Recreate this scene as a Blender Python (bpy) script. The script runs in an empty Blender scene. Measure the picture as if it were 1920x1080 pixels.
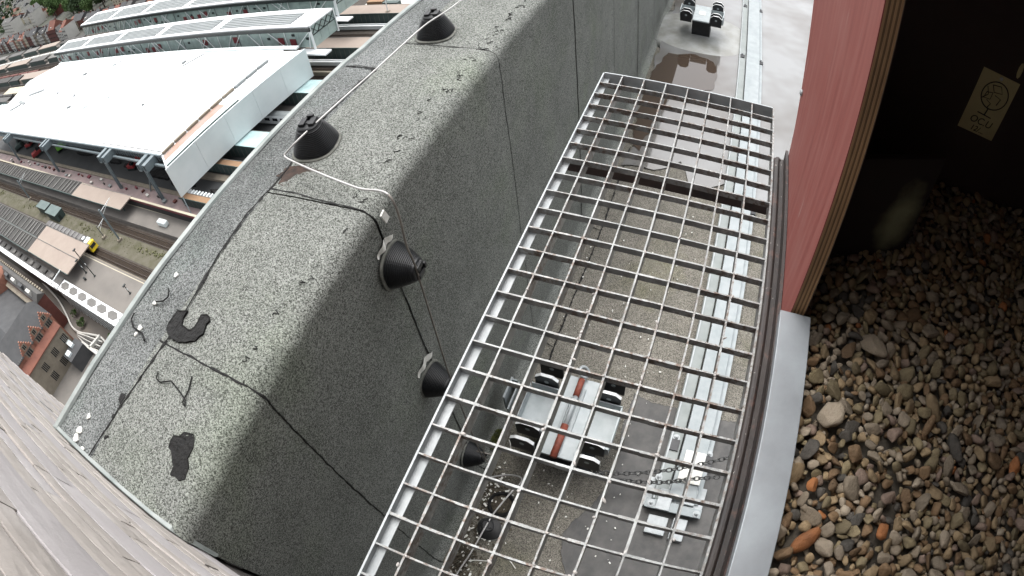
import bpy, bmesh, math, random
from mathutils import Matrix, Vector, noise as mnoise

# ---------------------------------------------------------------- camera, world, sun, exposure
scene = bpy.context.scene
cam_data = bpy.data.cameras.new("camera")
cam = bpy.data.objects.new("camera", cam_data)
scene.collection.objects.link(cam)
scene.camera = cam
cam_data.type = 'PANO'                        # the photograph was taken through a strong wide-angle lens
cam_data.panorama_type = 'FISHEYE_LENS_POLYNOMIAL'
cam_data.sensor_fit = 'HORIZONTAL'
cam_data.sensor_width = 36.0
cam_data.lens = 20.8
cam_data.fisheye_fov = math.pi
cam_data.fisheye_polynomial_k0 = 0.0
cam_data.fisheye_polynomial_k1 = -0.048952351
cam_data.fisheye_polynomial_k2 = 0.00032394491
cam_data.fisheye_polynomial_k3 = -5.4227406e-05
cam_data.fisheye_polynomial_k4 = 1.5327421e-06
cam_data.clip_start = 0.01
cam_data.clip_end = 9000.0
CAM = Vector((0.3417, -1.3346, 0.8325))
cam.matrix_world = Matrix(((0.92835055, -0.22965215, 0.29227582, CAM.x),
                           (0.35877070, 0.75923432, -0.54299800, CAM.y),
                           (-0.09720518, 0.60895249, 0.78722806, CAM.z),
                           (0, 0, 0, 1)))

world = bpy.data.worlds.new("World")
scene.world = world
world.use_nodes = True
SUN_EL, SUN_AZ = 70.0, 330.0      # degrees; azimuth clockwise from +Y
wn = world.node_tree
wn.nodes.clear()
w_out = wn.nodes.new("ShaderNodeOutputWorld")
w_bg = wn.nodes.new("ShaderNodeBackground")
w_sky = wn.nodes.new("ShaderNodeTexSky")
w_hs = wn.nodes.new("ShaderNodeHueSaturation")
w_sky.sky_type = 'NISHITA'
w_sky.sun_disc = False
w_sky.sun_elevation = math.radians(SUN_EL)
w_sky.sun_rotation = math.radians(SUN_AZ)
w_sky.air_density = 1.0
w_sky.dust_density = 6.0
w_hs.inputs['Saturation'].default_value = 0.22
w_bg.inputs['Strength'].default_value = 0.15
wn.links.new(w_sky.outputs[0], w_hs.inputs['Color'])
wn.links.new(w_hs.outputs[0], w_bg.inputs['Color'])
wn.links.new(w_bg.outputs[0], w_out.inputs['Surface'])

sun_data = bpy.data.lights.new("sun", 'SUN')
sun_data.energy = 0.6
sun_data.angle = math.radians(110)
sun_data.color = (1.0, 0.985, 0.96)
sun = bpy.data.objects.new("sun", sun_data)
scene.collection.objects.link(sun)
_el, _az = math.radians(SUN_EL), math.radians(SUN_AZ)
_to_sun = Vector((math.sin(_az) * math.cos(_el), math.cos(_az) * math.cos(_el), math.sin(_el)))
sun.rotation_euler = _to_sun.to_track_quat('Z', 'Y').to_euler()

scene.view_settings.view_transform = 'Standard'
scene.view_settings.look = 'None'
scene.view_settings.gamma = 1.0
scene.view_settings.exposure = 1.2
scene.view_settings.use_curve_mapping = False

random.seed(7)
RND = random.Random(11)
col = scene.collection

# ---------------------------------------------------------------- helpers
class MB:
    """collects shapes and links them as one mesh object"""
    def __init__(s):
        s.v, s.f, s.mi = [], [], []
    def add(s, verts, faces, m=0):
        o = len(s.v)
        s.v.extend([tuple(p) for p in verts])
        s.f.extend([tuple(i + o for i in fc) for fc in faces])
        s.mi.extend([m] * len(faces))
        return s
    def box(s, x0, x1, y0, y1, z0, z1, m=0):
        v = [(x0,y0,z0),(x1,y0,z0),(x1,y1,z0),(x0,y1,z0),(x0,y0,z1),(x1,y0,z1),(x1,y1,z1),(x0,y1,z1)]
        return s.add(v, [(0,3,2,1),(4,5,6,7),(0,1,5,4),(1,2,6,5),(2,3,7,6),(3,0,4,7)], m)
    def obox(s, c, size, rot=None, m=0):
        hx, hy, hz_ = size[0]/2, size[1]/2, size[2]/2
        R = rot or Matrix.Identity(3)
        v = [Vector(c) + R @ Vector((a*hx, b*hy, d*hz_)) for d in (-1,1) for a,b in ((-1,-1),(1,-1),(1,1),(-1,1))]
        return s.add(v, [(0,3,2,1),(4,5,6,7),(0,1,5,4),(1,2,6,5),(2,3,7,6),(3,0,4,7)], m)
    def bar(s, a, b, w, h, up=(0,0,1), m=0):
        a, b = Vector(a), Vector(b)
        d = (b - a); L = d.length; d.normalize()
        u = Vector(up); sdir = d.cross(u)
        if sdir.length < 1e-5: sdir = d.cross(Vector((1,0,0)))
        sdir.normalize(); u = sdir.cross(d).normalized()
        R = Matrix((d, sdir, u)).transposed()
        return s.obox((a+b)/2, (L, w, h), R, m)
    def prism(s, poly, z0, z1, axis='z', m=0):
        n = len(poly)
        def P(p, t):
            if axis == 'z': return (p[0], p[1], t)
            if axis == 'x': return (t, p[0], p[1])
            return (p[0], t, p[1])
        v = [P(p, z0) for p in poly] + [P(p, z1) for p in poly]
        f = [tuple(range(n-1,-1,-1)), tuple(range(n, 2*n))] + [(i,(i+1)%n,(i+1)%n+n,i+n) for i in range(n)]
        return s.add(v, f, m)
    def tube(s, pts, r, n=8, cap=True, m=0):
        pts = [Vector(p) for p in pts]
        rings, prev = [], None
        for i, p in enumerate(pts):
            d = (pts[min(i+1,len(pts)-1)] - pts[max(i-1,0)]).normalized()
            u = (prev - d*prev.dot(d)) if prev is not None else d.orthogonal()
            if u.length < 1e-6: u = d.orthogonal()
            u.normalize(); prev = u
            w = d.cross(u)
            rr = r[i] if isinstance(r, (list, tuple)) else r
            rings.append([p + (u*math.cos(2*math.pi*k/n) + w*math.sin(2*math.pi*k/n))*rr for k in range(n)])
        v = [q for rg in rings for q in rg]
        f = [(i*n+k, i*n+(k+1)%n, (i+1)*n+(k+1)%n, (i+1)*n+k) for i in range(len(pts)-1) for k in range(n)]
        if cap: f += [tuple(range(n-1,-1,-1)), tuple(range((len(pts)-1)*n, len(pts)*n))]
        return s.add(v, f, m)
    def ring(s, c, normal, R, r, n=16, k=8, sx=1.0, xdir=None, m=0):
        nrm = Vector(normal).normalized(); u = Vector(xdir).normalized() if xdir is not None else nrm.orthogonal().normalized(); w = nrm.cross(u)
        v = []
        for i in range(n):
            a = 2*math.pi*i/n; d = u*math.cos(a)*sx + w*math.sin(a); dn = (u*math.cos(a) + w*math.sin(a))
            for j in range(k):
                b = 2*math.pi*j/k
                v.append(Vector(c) + d*R + dn*(r*math.cos(b)) + nrm*(r*math.sin(b)))
        f = [(i*k+j, ((i+1)%n)*k+j, ((i+1)%n)*k+(j+1)%k, i*k+(j+1)%k) for i in range(n) for j in range(k)]
        return s.add(v, f, m)
    def loft(s, prof, n=32, sq=2.0, m=0, cap=True, ratio=1.0):
        """rings of rounded-square outline: prof = [(radius, z)]"""
        v = []
        for r, z in prof:
            for k in range(n):
                a = 2*math.pi*k/n; c, d = math.cos(a), math.sin(a)
                q = (abs(c)**sq + abs(d)**sq)**(-1.0/sq)
                v.append((r*q*c*ratio, r*q*d, z))
        f = [(i*n+k, i*n+(k+1)%n, (i+1)*n+(k+1)%n, (i+1)*n+k) for i in range(len(prof)-1) for k in range(n)]
        if cap: f += [tuple(range(n-1,-1,-1)), tuple(range((len(prof)-1)*n, len(prof)*n))]
        return s.add(v, f, m)
    def xform(s, M_):
        s.v = [tuple(M_ @ Vector(p)) for p in s.v]; return s
    def mesh(s, name, mats, smooth=False, recalc=True):
        me = bpy.data.meshes.new(name)
        me.from_pydata(s.v, [], s.f)
        for mm in (mats if isinstance(mats, (list, tuple)) else [mats]): me.materials.append(mm)
        me.polygons.foreach_set("material_index", s.mi)
        if recalc:
            bm = bmesh.new(); bm.from_mesh(me)
            bmesh.ops.recalc_face_normals(bm, faces=bm.faces)
            bm.to_mesh(me); bm.free()
        if smooth: me.polygons.foreach_set("use_smooth", [True]*len(me.polygons))
        me.update()
        return me
    def build(s, name, mats, parent=None, smooth=False, bevel=0.0, recalc=True, **kw):
        o = bpy.data.objects.new(name, s.mesh(name, mats, smooth, recalc))
        col.objects.link(o)
        if parent is not None: o.parent = parent
        if bevel:
            b = o.modifiers.new("bevel", 'BEVEL'); b.width = bevel; b.segments = 2; b.limit_method = 'ANGLE'
        tag(o, **kw)
        return o

def tag(o, label=None, cat=None, group=None, kind=None):
    if label: o["label"] = label
    if cat: o["category"] = cat
    if group: o["group"] = group
    if kind: o["kind"] = kind
    return o

def thing(name, label, cat, loc=(0,0,0), rz=0.0, group=None, rot=None):
    o = bpy.data.objects.new(name, None); col.objects.link(o)
    o.location = loc; o.rotation_euler = rot or (0,0,rz)
    o.empty_display_size = 0.1
    return tag(o, label, cat, group)

def copy_tree(o, parent=None):
    c = o.copy(); col.objects.link(c); c.parent = parent
    for ch in list(o.children): copy_tree(ch, c)
    return c

def inst(name, me, parent, loc=(0,0,0), rot=(0,0,0), scale=(1,1,1), mat=None):
    o = bpy.data.objects.new(name, me); col.objects.link(o); o.parent = parent
    o.location, o.rotation_euler, o.scale = loc, rot, scale
    if mat is not None:
        o.material_slots[0].link = 'OBJECT'; o.material_slots[0].material = mat
    return o

# ---------------------------------------------------------------- materials
def new_mat(name):
    m = bpy.data.materials.new(name); m.use_nodes = True
    nt = m.node_tree; nt.nodes.clear()
    out = nt.nodes.new("ShaderNodeOutputMaterial"); b = nt.nodes.new("ShaderNodeBsdfPrincipled")
    nt.links.new(b.outputs[0], out.inputs[0])
    return m, nt, b

def N(nt, t, **kw):
    n = nt.nodes.new(t)
    for k, v in kw.items(): setattr(n, k, v)
    return n

def ramp(nt, src, stops):
    r = nt.nodes.new("ShaderNodeValToRGB")
    while len(r.color_ramp.elements) < len(stops): r.color_ramp.elements.new(0.5)
    for e, (p, c) in zip(r.color_ramp.elements, stops):
        e.position = p; e.color = (c[0], c[1], c[2], 1) if isinstance(c, (tuple, list)) else (c, c, c, 1)
    nt.links.new(src, r.inputs[0])
    return r.outputs[0]

def noise_tex(nt, co, scale, detail=4, rough=0.6, dist=0.0):
    n = nt.nodes.new("ShaderNodeTexNoise")
    n.inputs['Scale'].default_value = scale; n.inputs['Detail'].default_value = detail
    n.inputs['Roughness'].default_value = rough; n.inputs['Distortion'].default_value = dist
    nt.links.new(co, n.inputs['Vector'])
    return n.outputs[0]

def mixc(nt, a, b, fac, mode='MIX'):
    m = nt.nodes.new("ShaderNodeMix"); m.data_type = 'RGBA'; m.blend_type = mode
    for i, val in ((6, a), (7, b)):
        if isinstance(val, (tuple, list)): m.inputs[i].default_value = (*val[:3], 1)
        else: nt.links.new(val, m.inputs[i])
    if isinstance(fac, (int, float)): m.inputs[0].default_value = fac
    else: nt.links.new(fac, m.inputs[0])
    return m.outputs[2]

def coords(nt, obj=False):
    if obj: return nt.nodes.new("ShaderNodeTexCoord").outputs['Object']
    return nt.nodes.new("ShaderNodeNewGeometry").outputs['Position']

def bump(nt, b, h, strength, dist):
    n = nt.nodes.new("ShaderNodeBump"); n.inputs['Strength'].default_value = strength; n.inputs['Distance'].default_value = dist
    nt.links.new(h, n.inputs['Height']); nt.links.new(n.outputs[0], b.inputs['Normal'])

MATK = [1.0]
def mat(name, c1, c2=None, scale=8.0, rough=0.6, metal=0.0, bmp=0.0, bscale=60.0, bdist=0.002, lo=0.35, hi=0.65, spec=0.5, detail=5, obj=False, rvar=0.0, stretch=None):
    c2 = tuple(x*MATK[0] for x in (c2 or tuple(x*0.85 for x in c1))); c1 = tuple(x*MATK[0] for x in c1)
    m, nt, b = new_mat(name)
    b.inputs['Roughness'].default_value = rough; b.inputs['Metallic'].default_value = metal
    b.inputs['Specular IOR Level'].default_value = spec
    co = coords(nt, obj)
    if stretch:
        mp = nt.nodes.new("ShaderNodeMapping"); mp.inputs['Scale'].default_value = stretch
        nt.links.new(co, mp.inputs['Vector']); co = mp.outputs[0]
    n = noise_tex(nt, co, scale, detail)
    c = ramp(nt, n, [(lo, c1), (hi, c2 or tuple(x*0.85 for x in c1))])
    if rvar:
        oi = nt.nodes.new("ShaderNodeObjectInfo")
        mr = nt.nodes.new("ShaderNodeMapRange"); mr.inputs[3].default_value = 1-rvar; mr.inputs[4].default_value = 1+rvar
        nt.links.new(oi.outputs['Random'], mr.inputs[0])
        hs = nt.nodes.new("ShaderNodeHueSaturation"); nt.links.new(mr.outputs[0], hs.inputs['Value']); nt.links.new(c, hs.inputs['Color']); c = hs.outputs[0]
    nt.links.new(c, b.inputs['Base Color'])
    if bmp:
        bump(nt, b, noise_tex(nt, co, bscale, 6), bmp, bdist)
    return m

def granule_mat(name, dark, light, scale=200.0, tint2=None, rough=0.9, big=1.3, contrast=(0.25, 0.8), bigamt=0.35, bd=0.004):
    """mineral-granule roofing felt"""
    m, nt, b = new_mat(name)
    b.inputs['Roughness'].default_value = rough; b.inputs['Specular IOR Level'].default_value = 0.25
    co = coords(nt)
    v = N(nt, "ShaderNodeTexVoronoi"); v.inputs['Scale'].default_value = scale; nt.links.new(co, v.inputs['Vector'])
    sp = N(nt, "ShaderNodeSeparateColor"); nt.links.new(v.outputs['Color'], sp.inputs[0])
    n1 = noise_tex(nt, co, scale*0.45, 3, 0.7)
    mx = N(nt, "ShaderNodeMath", operation='MULTIPLY_ADD'); mx.inputs[1].default_value = 0.55
    ad = N(nt, "ShaderNodeMath", operation='MULTIPLY'); ad.inputs[1].default_value = 0.45
    nt.links.new(n1, ad.inputs[0]); nt.links.new(sp.outputs[0], mx.inputs[0]); nt.links.new(ad.outputs[0], mx.inputs[2])
    c = ramp(nt, mx.outputs[0], [(contrast[0], dark), (contrast[1], light)])
    n2 = noise_tex(nt, co, big, 5, 0.65)
    w = ramp(nt, n2, [(0.35, (1-bigamt,)*3), (0.62, (1.0,)*3)])
    c = mixc(nt, c, w, 1.0, 'MULTIPLY')
    n3 = noise_tex(nt, co, big*6, 4, 0.6)
    w3 = ramp(nt, n3, [(0.3, (0.86, 0.87, 0.86)), (0.6, (1.0, 1.0, 1.0))])
    c = mixc(nt, c, w3, 1.0, 'MULTIPLY')
    if tint2:
        n4 = noise_tex(nt, co, big*1.7, 4, 0.6)
        f = ramp(nt, n4, [(0.52, 0.0), (0.72, 1.0)])
        c = mixc(nt, c, mixc(nt, c, tint2, 1.0, 'MULTIPLY'), f)
    nt.links.new(c, b.inputs['Base Color'])
    bump(nt, b, mx.outputs[0], 0.7, bd)
    return m

MT = {}
MT['felt'] = granule_mat('mineral_felt', (0.055,0.058,0.052), (0.335,0.35,0.325), 360.0, (0.95,1.0,0.90), bigamt=0.16, contrast=(0.26,0.80))
MT['felt_edge'] = granule_mat('mineral_felt_edge', (0.05,0.054,0.053), (0.31,0.325,0.32), 340.0, (0.8,0.9,0.85), bigamt=0.5)
MT['floor_felt'] = granule_mat('floor_felt', (0.075,0.070,0.060), (0.34,0.32,0.275), 300.0, (0.78,0.8,0.62), big=0.9, bigamt=0.35)
MT['floor_patch'] = mat('bitumen_patch', (0.060,0.060,0.059), (0.095,0.092,0.088), 14, rough=0.7, bmp=0.4, bscale=300)
MT['bitumen'] = mat('black_bitumen', (0.005,0.005,0.005), (0.013,0.0125,0.012), 60, rough=0.55, spec=0.25, bmp=1.0, bscale=55, bdist=0.012)
MT['zinc'] = mat('weathered_zinc', (0.19,0.215,0.208), (0.29,0.31,0.30), 9, rough=0.55, metal=0.25, bmp=0.3, bscale=40)
MT['galv'] = mat('galvanised_steel', (0.29,0.315,0.325), (0.38,0.405,0.415), 26, rough=0.5, metal=0.15, bmp=0.15, bscale=120)
MT['plate'] = mat('galvanised_plate', (0.25,0.285,0.295), (0.32,0.35,0.36), 12, rough=0.6, metal=0.0, bmp=0.1, bscale=80)
MT['plate_lightened'] = mat('lightened_galvanised_plate', (0.33,0.37,0.38), (0.42,0.46,0.47), 14, rough=0.55, metal=0.0, bmp=0.1, bscale=80)  # plate colour lightened to offset the grating's shade on the davit
MT['black_plastic'] = mat('black_plastic', (0.007,0.008,0.009), (0.013,0.014,0.016), 30, spec=0.35, rough=0.4, bmp=0.1, bscale=300)
MT['rubber_flange'] = mat('weathered_flange', (0.10,0.105,0.09), (0.19,0.19,0.17), 40, rough=0.8, bmp=0.4, bscale=200)
MT['wire'] = mat('aluminium_wire', (0.40,0.395,0.385), (0.52,0.51,0.50), 18, rough=0.45, metal=0.4)
MT['wire_dark'] = mat('dull_wire', (0.17,0.155,0.14), (0.26,0.24,0.215), 18, rough=0.5, metal=0.4)  # darker, browner wire colour, used on the wall run and tail
MT['dark_steel'] = mat('black_steel', (0.018,0.019,0.021), (0.032,0.033,0.036), 22, rough=0.45, metal=0.3)
MT['brown_steel'] = mat('brown_painted_steel', (0.070,0.042,0.036), (0.035,0.026,0.026), 14, rough=0.5, bmp=0.3, bscale=90)
MT['rust'] = mat('rusty_rod', (0.24,0.055,0.03), (0.13,0.035,0.022), 45, rough=0.65, bmp=0.4, bscale=150)
MT['white'] = mat('white_dropping', (0.78,0.78,0.74), (0.62,0.62,0.57), 60, rough=0.85)
MT['alu'] = mat('aluminium_profile', (0.30,0.325,0.345), (0.235,0.25,0.265), 9, rough=0.42, metal=0.3, bmp=0.1, bscale=90)
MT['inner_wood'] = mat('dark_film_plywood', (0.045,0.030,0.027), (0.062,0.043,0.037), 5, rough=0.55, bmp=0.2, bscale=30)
MT['bed'] = mat('dark_gravel_bed', (0.06,0.052,0.040), (0.10,0.085,0.065), 160, rough=0.95)
MT['paper'] = mat('note_paper', (0.62,0.55,0.30), (0.50,0.43,0.22), 6, rough=0.8)
MT['ink'] = mat('ink', (0.03,0.028,0.02), None, 5, rough=0.8)
MT['moss'] = mat('moss', (0.10,0.11,0.03), (0.05,0.065,0.02), 60, rough=0.95, bmp=0.8, bscale=200, bdist=0.004)
MT['debris'] = mat('debris', (0.10,0.085,0.06), (0.04,0.033,0.024), 80, rough=0.95, bmp=0.8, bscale=200, bdist=0.004)

def lean_mat():
    # dirty galvanised grating: grey zinc with blotches of pale crust and brown dirt, more of it in places
    m, nt, b = new_mat('dirty_galvanised')
    co = coords(nt)
    n1 = noise_tex(nt, co, 20, 5); n2 = noise_tex(nt, co, 75, 5, 0.7); n3 = noise_tex(nt, co, 3.0, 3)
    c = ramp(nt, n1, [(0.35, (0.20,0.208,0.206)), (0.65, (0.34,0.353,0.35))])
    f = ramp(nt, n2, [(0.46, 0.0), (0.60, 1.0)]); g = ramp(nt, n3, [(0.40, 0.0), (0.56, 1.0)])
    fm = N(nt, "ShaderNodeMath", operation='MULTIPLY'); nt.links.new(f, fm.inputs[0]); nt.links.new(g, fm.inputs[1])
    c = mixc(nt, c, (0.13,0.095,0.075), fm.outputs[0])
    n4 = noise_tex(nt, co, 55, 4, 0.6)
    f2 = ramp(nt, n4, [(0.60, 0.0), (0.70, 0.75)])
    c = mixc(nt, c, (0.45,0.44,0.42), f2)
    nt.links.new(c, b.inputs['Base Color'])
    b.inputs['Metallic'].default_value = 0.3; b.inputs['Roughness'].default_value = 0.5
    bump(nt, b, n2, 0.5, 0.002)
    return m
MT['grate'] = lean_mat()

def red_ply_mat():
    m, nt, b = new_mat('red_film_faced_plywood')
    co = coords(nt)
    mp = N(nt, "ShaderNodeMapping"); mp.inputs['Scale'].default_value = (1, 26, 1.6); mp.inputs['Rotation'].default_value = (math.radians(-8), 0, 0)
    nt.links.new(co, mp.inputs[0])
    n1 = noise_tex(nt, mp.outputs[0], 2.2, 5, 0.6); n2 = noise_tex(nt, co, 5, 4)
    c = ramp(nt, n1, [(0.3, (0.195,0.046,0.037)), (0.5, (0.240,0.066,0.054)), (0.72, (0.275,0.098,0.083))])
    c = mixc(nt, c, (0.275,0.112,0.096), ramp(nt, n2, [(0.5, 0.0), (0.75, 0.6)]))
    mp2 = N(nt, "ShaderNodeMapping"); mp2.inputs['Scale'].default_value = (1, 60, 7); mp2.inputs['Rotation'].default_value = (math.radians(-14), 0, 0)
    nt.links.new(co, mp2.inputs[0]); n5 = noise_tex(nt, mp2.outputs[0], 1.0, 2, 0.5)
    c = mixc(nt, c, (0.42,0.32,0.30), ramp(nt, n5, [(0.76, 0.0), (0.80, 0.7)]))
    c = mixc(nt, c, (0.07,0.02,0.02), ramp(nt, n5, [(0.22, 0.6), (0.27, 0.0)]))
    nt.links.new(c, b.inputs['Base Color']); b.inputs['Roughness'].default_value = 0.5
    return m
MT['red_ply'] = red_ply_mat()
MT['ply_a'] = mat('plywood_veneer', (0.36,0.22,0.11), (0.22,0.13,0.065), 30, rough=0.8, stretch=(1,1,0.15), bmp=0.4, bscale=120)
MT['ply_b'] = mat('plywood_veneer_dark', (0.17,0.10,0.05), (0.10,0.06,0.032), 30, rough=0.85, stretch=(1,1,0.15), bmp=0.4, bscale=120)

def rust_angle_mat():
    m, nt, b = new_mat('weathered_brown_angle')
    co = coords(nt)
    n1 = noise_tex(nt, co, 6, 5); n2 = noise_tex(nt, co, 40, 5, 0.7); n3 = noise_tex(nt, co, 130, 3)
    c = ramp(nt, n1, [(0.35, (0.038,0.027,0.023)), (0.62, (0.016,0.013,0.012))])
    c = mixc(nt, c, (0.11,0.052,0.038), ramp(nt, n2, [(0.56, 0.0), (0.70, 0.7)]))
    c = mixc(nt, c, (0.55,0.52,0.48), ramp(nt, n3, [(0.68, 0.0), (0.73, 0.8)]))
    nt.links.new(c, b.inputs['Base Color']); b.inputs['Roughness'].default_value = 0.5
    b.inputs['Metallic'].default_value = 0.0
    bump(nt, b, n2, 0.4, 0.002)
    return m
MT['angle'] = rust_angle_mat()
# ---------------------------------------------------------------- roof terrace: floor, parapet
XW, ZR, ZF, YS = -0.478, -0.19, -2.04, -1.476     # parapet inner face, parapet top, terrace floor, stone wall face

fl = MB()
nx, ny = 24, 90
xs = [XW + 0.03 + (4.2 - XW)*(i/nx)**1.5 for i in range(nx+1)]
ys = [YS + (14 - YS)*(j/ny)**1.4 for j in range(ny+1)]
vv = [(x, y, ZF + 0.006*mnoise.noise((x*1.3, y*1.3, 0))) for y in ys for x in xs]
fl.add(vv, [(j*(nx+1)+i, j*(nx+1)+i+1, (j+1)*(nx+1)+i+1, (j+1)*(nx+1)+i) for j in range(ny) for i in range(nx)])
roof_floor = fl.build('roof_floor', MT['floor_felt'], smooth=True, kind='structure')

def outer_x(y): return -1.098 + 0.0205*(min(y, 1.0) + 1.46)
LSX = -0.882
rr = 0.045
prof = [(LSX + (XW - rr - LSX)*i/12, ZR) for i in range(13)]
prof += [(XW - rr + rr*math.sin(math.radians(a)), ZR - rr + rr*math.cos(math.radians(a))) for a in (12,26,40,54,68,80,90)]
prof += [(XW, ZR - rr - (ZR - rr - (ZF + 0.06))*i/16) for i in range(1, 17)]
prof += [(XW + 0.06*(1 - math.cos(math.radians(a))), ZF + 0.06*(1 - math.sin(math.radians(a))) - 0.001) for a in (20,45,70,88)]
pn = []
for i, p in enumerate(prof):
    a, b = Vector(prof[max(i-1,0)]), Vector(prof[min(i+1,len(prof)-1)])
    d = (b - a).normalized(); pn.append((-d.y, d.x))
def disp(x, y, z):
    s = 0.0026*mnoise.noise((x*5, y*5, z*5)) + 0.0012*mnoise.noise((x*22, y*22, z*22))
    if abs(x - XW) < 0.09 and z > ZR - 0.09: s += 0.0055*mnoise.noise((x*9, y*11, z*9)) + 0.003*mnoise.noise((x*40, y*40, 3.0))
    return s
def P_at(i, y, off=0.0):
    (x, z), (nx_, nz_) = prof[i], pn[i]
    k = disp(x, y, z) + off
    return (x + nx_*k, y, z + nz_*k)

parapet = thing('roof_parapet', 'tall roof parapet clad in grey mineral felt, running beside the steel grating', 'parapet', (0,0,0))
seamY = [YS, -1.07, -0.505, 0.36, 1.314, 2.23, 3.17, 4.1, 5.05, 6.0, 6.9, 7.9, 8.9, 14.0]
def ygrid(a, b):
    st = 0.022 if b < 1.5 else (0.06 if b < 4 else 0.25)
    n = max(2, int((b - a)/st)); return [a + (b - a)*k/n for k in range(n+1)]
for k in range(len(seamY)-1):
    a, b = seamY[k] + 0.0015, seamY[k+1] - 0.0015
    yg = ygrid(a, b); m = MB(); n = len(prof)
    lift = 0.0 if k % 2 else 0.0022
    m.add([P_at(i, y, lift) for y in yg for i in range(n)], [(j*n+i, j*n+i+1, (j+1)*n+i+1, (j+1)*n+i) for j in range(len(yg)-1) for i in range(n-1)])
    m.build('felt_sheet', MT['felt'], parapet, smooth=True, recalc=False)
# outer strip of felt along the drip edge
def outer_strip(a, b):
    yg = ygrid(a, b); m = MB(); n = 8
    def pt(i, y):
        xo = outer_x(y); x = xo + (LSX - 0.002 - xo)*i/(n-1)
        return (x, y, ZR - 0.003 + disp(x, y, ZR) + 0.004*max(0, mnoise.noise((x*6, y*2.5, 9.0))))
    m.add([pt(i, y) for y in yg for i in range(n)], [(j*n+i, j*n+i+1, (j+1)*n+i+1, (j+1)*n+i) for j in range(len(yg)-1) for i in range(n-1)])
    m.build('felt_sheet', MT['felt_edge'], parapet, smooth=True, recalc=False)
outer_strip(YS, 0.186); outer_strip(0.19, 14.0)

def ribbon(pts, w0, w1, name='seam', m=MT['bitumen'], parent=parapet, lift=0.003, seed=0, nrm=None):
    """irregular strip of black bitumen pressed on a surface"""
    mb = MB(); r = random.Random(seed); L = []
    pts = [Vector(p) for p in pts]
    dense = []
    for a, b in zip(pts[:-1], pts[1:]):
        k = max(1, int((b-a).length/0.012)); dense += [a.lerp(b, t/k) for t in range(k)]
    dense.append(pts[-1])
    for i, p in enumerate(dense):
        d = (dense[min(i+1,len(dense)-1)] - dense[max(i-1,0)]).normalized()
        n_ = nrm(p) if nrm else Vector((0,0,1))
        s_ = d.cross(n_).normalized(); w = w0 + (w1-w0)*r.random()**2
        off = s_*0.0035*mnoise.noise((p.x*25, p.y*25, p.z*25 + seed))
        L += [p + off - s_*w/2 + n_*0.0005, p + off + n_*lift, p + off + s_*w/2 + n_*0.0005]
    n = len(dense)
    mb.add(L, [(3*i+k, 3*i+k+1, 3*i+k+4, 3*i+k+3) for i in range(n-1) for k in range(2)])
    return mb.build(name, m, parent, smooth=True, recalc=False)
for k, y in enumerate(seamY[1:-1]):
    pts, nr = [], []
    for i in range(0, len(prof)):
        yy = y + (0.018*(1 - i/12.0) if (i < 12 and k in (1, 2)) else 0.0) + 0.004*mnoise.noise((prof[i][0]*6, prof[i][1]*6, k))
        pts.append(P_at(i, yy, 0.0028))
    def nrm(p):
        if p.z > ZR - 0.02: return Vector((0,0,1))
        if p.x < XW - 0.002: return Vector((0.7,0,0.7))
        return Vector((1,0,0))
    ribbon(pts, 0.003, 0.0085 if y < .3 else 0.007, seed=k, nrm=nrm, lift=0.0015)
zt_ = ZR + 0.003
ribbon([(-0.896,-1.471,zt_),(-0.871,-1.23,zt_),(-0.85,-1.023,zt_),(-0.865,-0.879,zt_),(-0.880,-0.765,zt_),(-0.889,-0.597,zt_),(-0.872,-0.465,zt_),(-0.877,-0.36,zt_)], 0.004, 0.014, seed=31)
ribbon([(-1.04,0.189,zt_),(-0.961,0.19,zt_),(-0.882,0.174,zt_)], 0.004, 0.014, seed=32)
ribbon([(-0.92,-0.2,zt_),(-0.915,-0.08,zt_),(-0.903,0.04,zt_),(-0.897,0.104,zt_),(-0.885,0.17,zt_)], 0.006, 0.024, seed=33)

# zinc drip edge
zy = ygrid(YS, 1.6)[::2] + [1.8 + 0.3*k for k in range(41)]
m = MB(); L = []
for y in zy:
    xo = outer_x(y) + 0.004*mnoise.noise((0, y*4, 5)) + (0.010*math.exp(-((y-0.32)/0.05)**2) + 0.008*math.exp(-((y-0.5)/0.04)**2))
    h = ZR + 0.008 + 0.004*mnoise.noise((3, y*5, 1))
    L += [(xo-0.012, y, h-0.10), (xo-0.012, y, h), (xo-0.006, y, h+0.004), (xo+0.008, y, h), (xo+0.013, y, h-0.008)]
m.add(L, [(5*j+i, 5*j+i+1, 5*(j+1)+i+1, 5*(j+1)+i) for j in range(len(zy)-1) for i in range(4)])
m.build('edge_trim', MT['zinc'], parapet, smooth=False, recalc=False)
MB().box(-1.10, XW-0.02, YS, 14, -2.6, ZR-0.03).build('core', MT['floor_felt'], parapet)

# shaft of the tower under the terrace
tw = thing('tower', 'concrete shaft of the tower that carries the roof terrace', 'tower')
MB().box(-1.08, 9.0, -9.0, 14.0, -86, -2.3).build('shaft', mat('tower_render', (0.35,0.34,0.32), (0.28,0.27,0.26), 0.4, rough=0.85), tw)
ribbands = None

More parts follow.
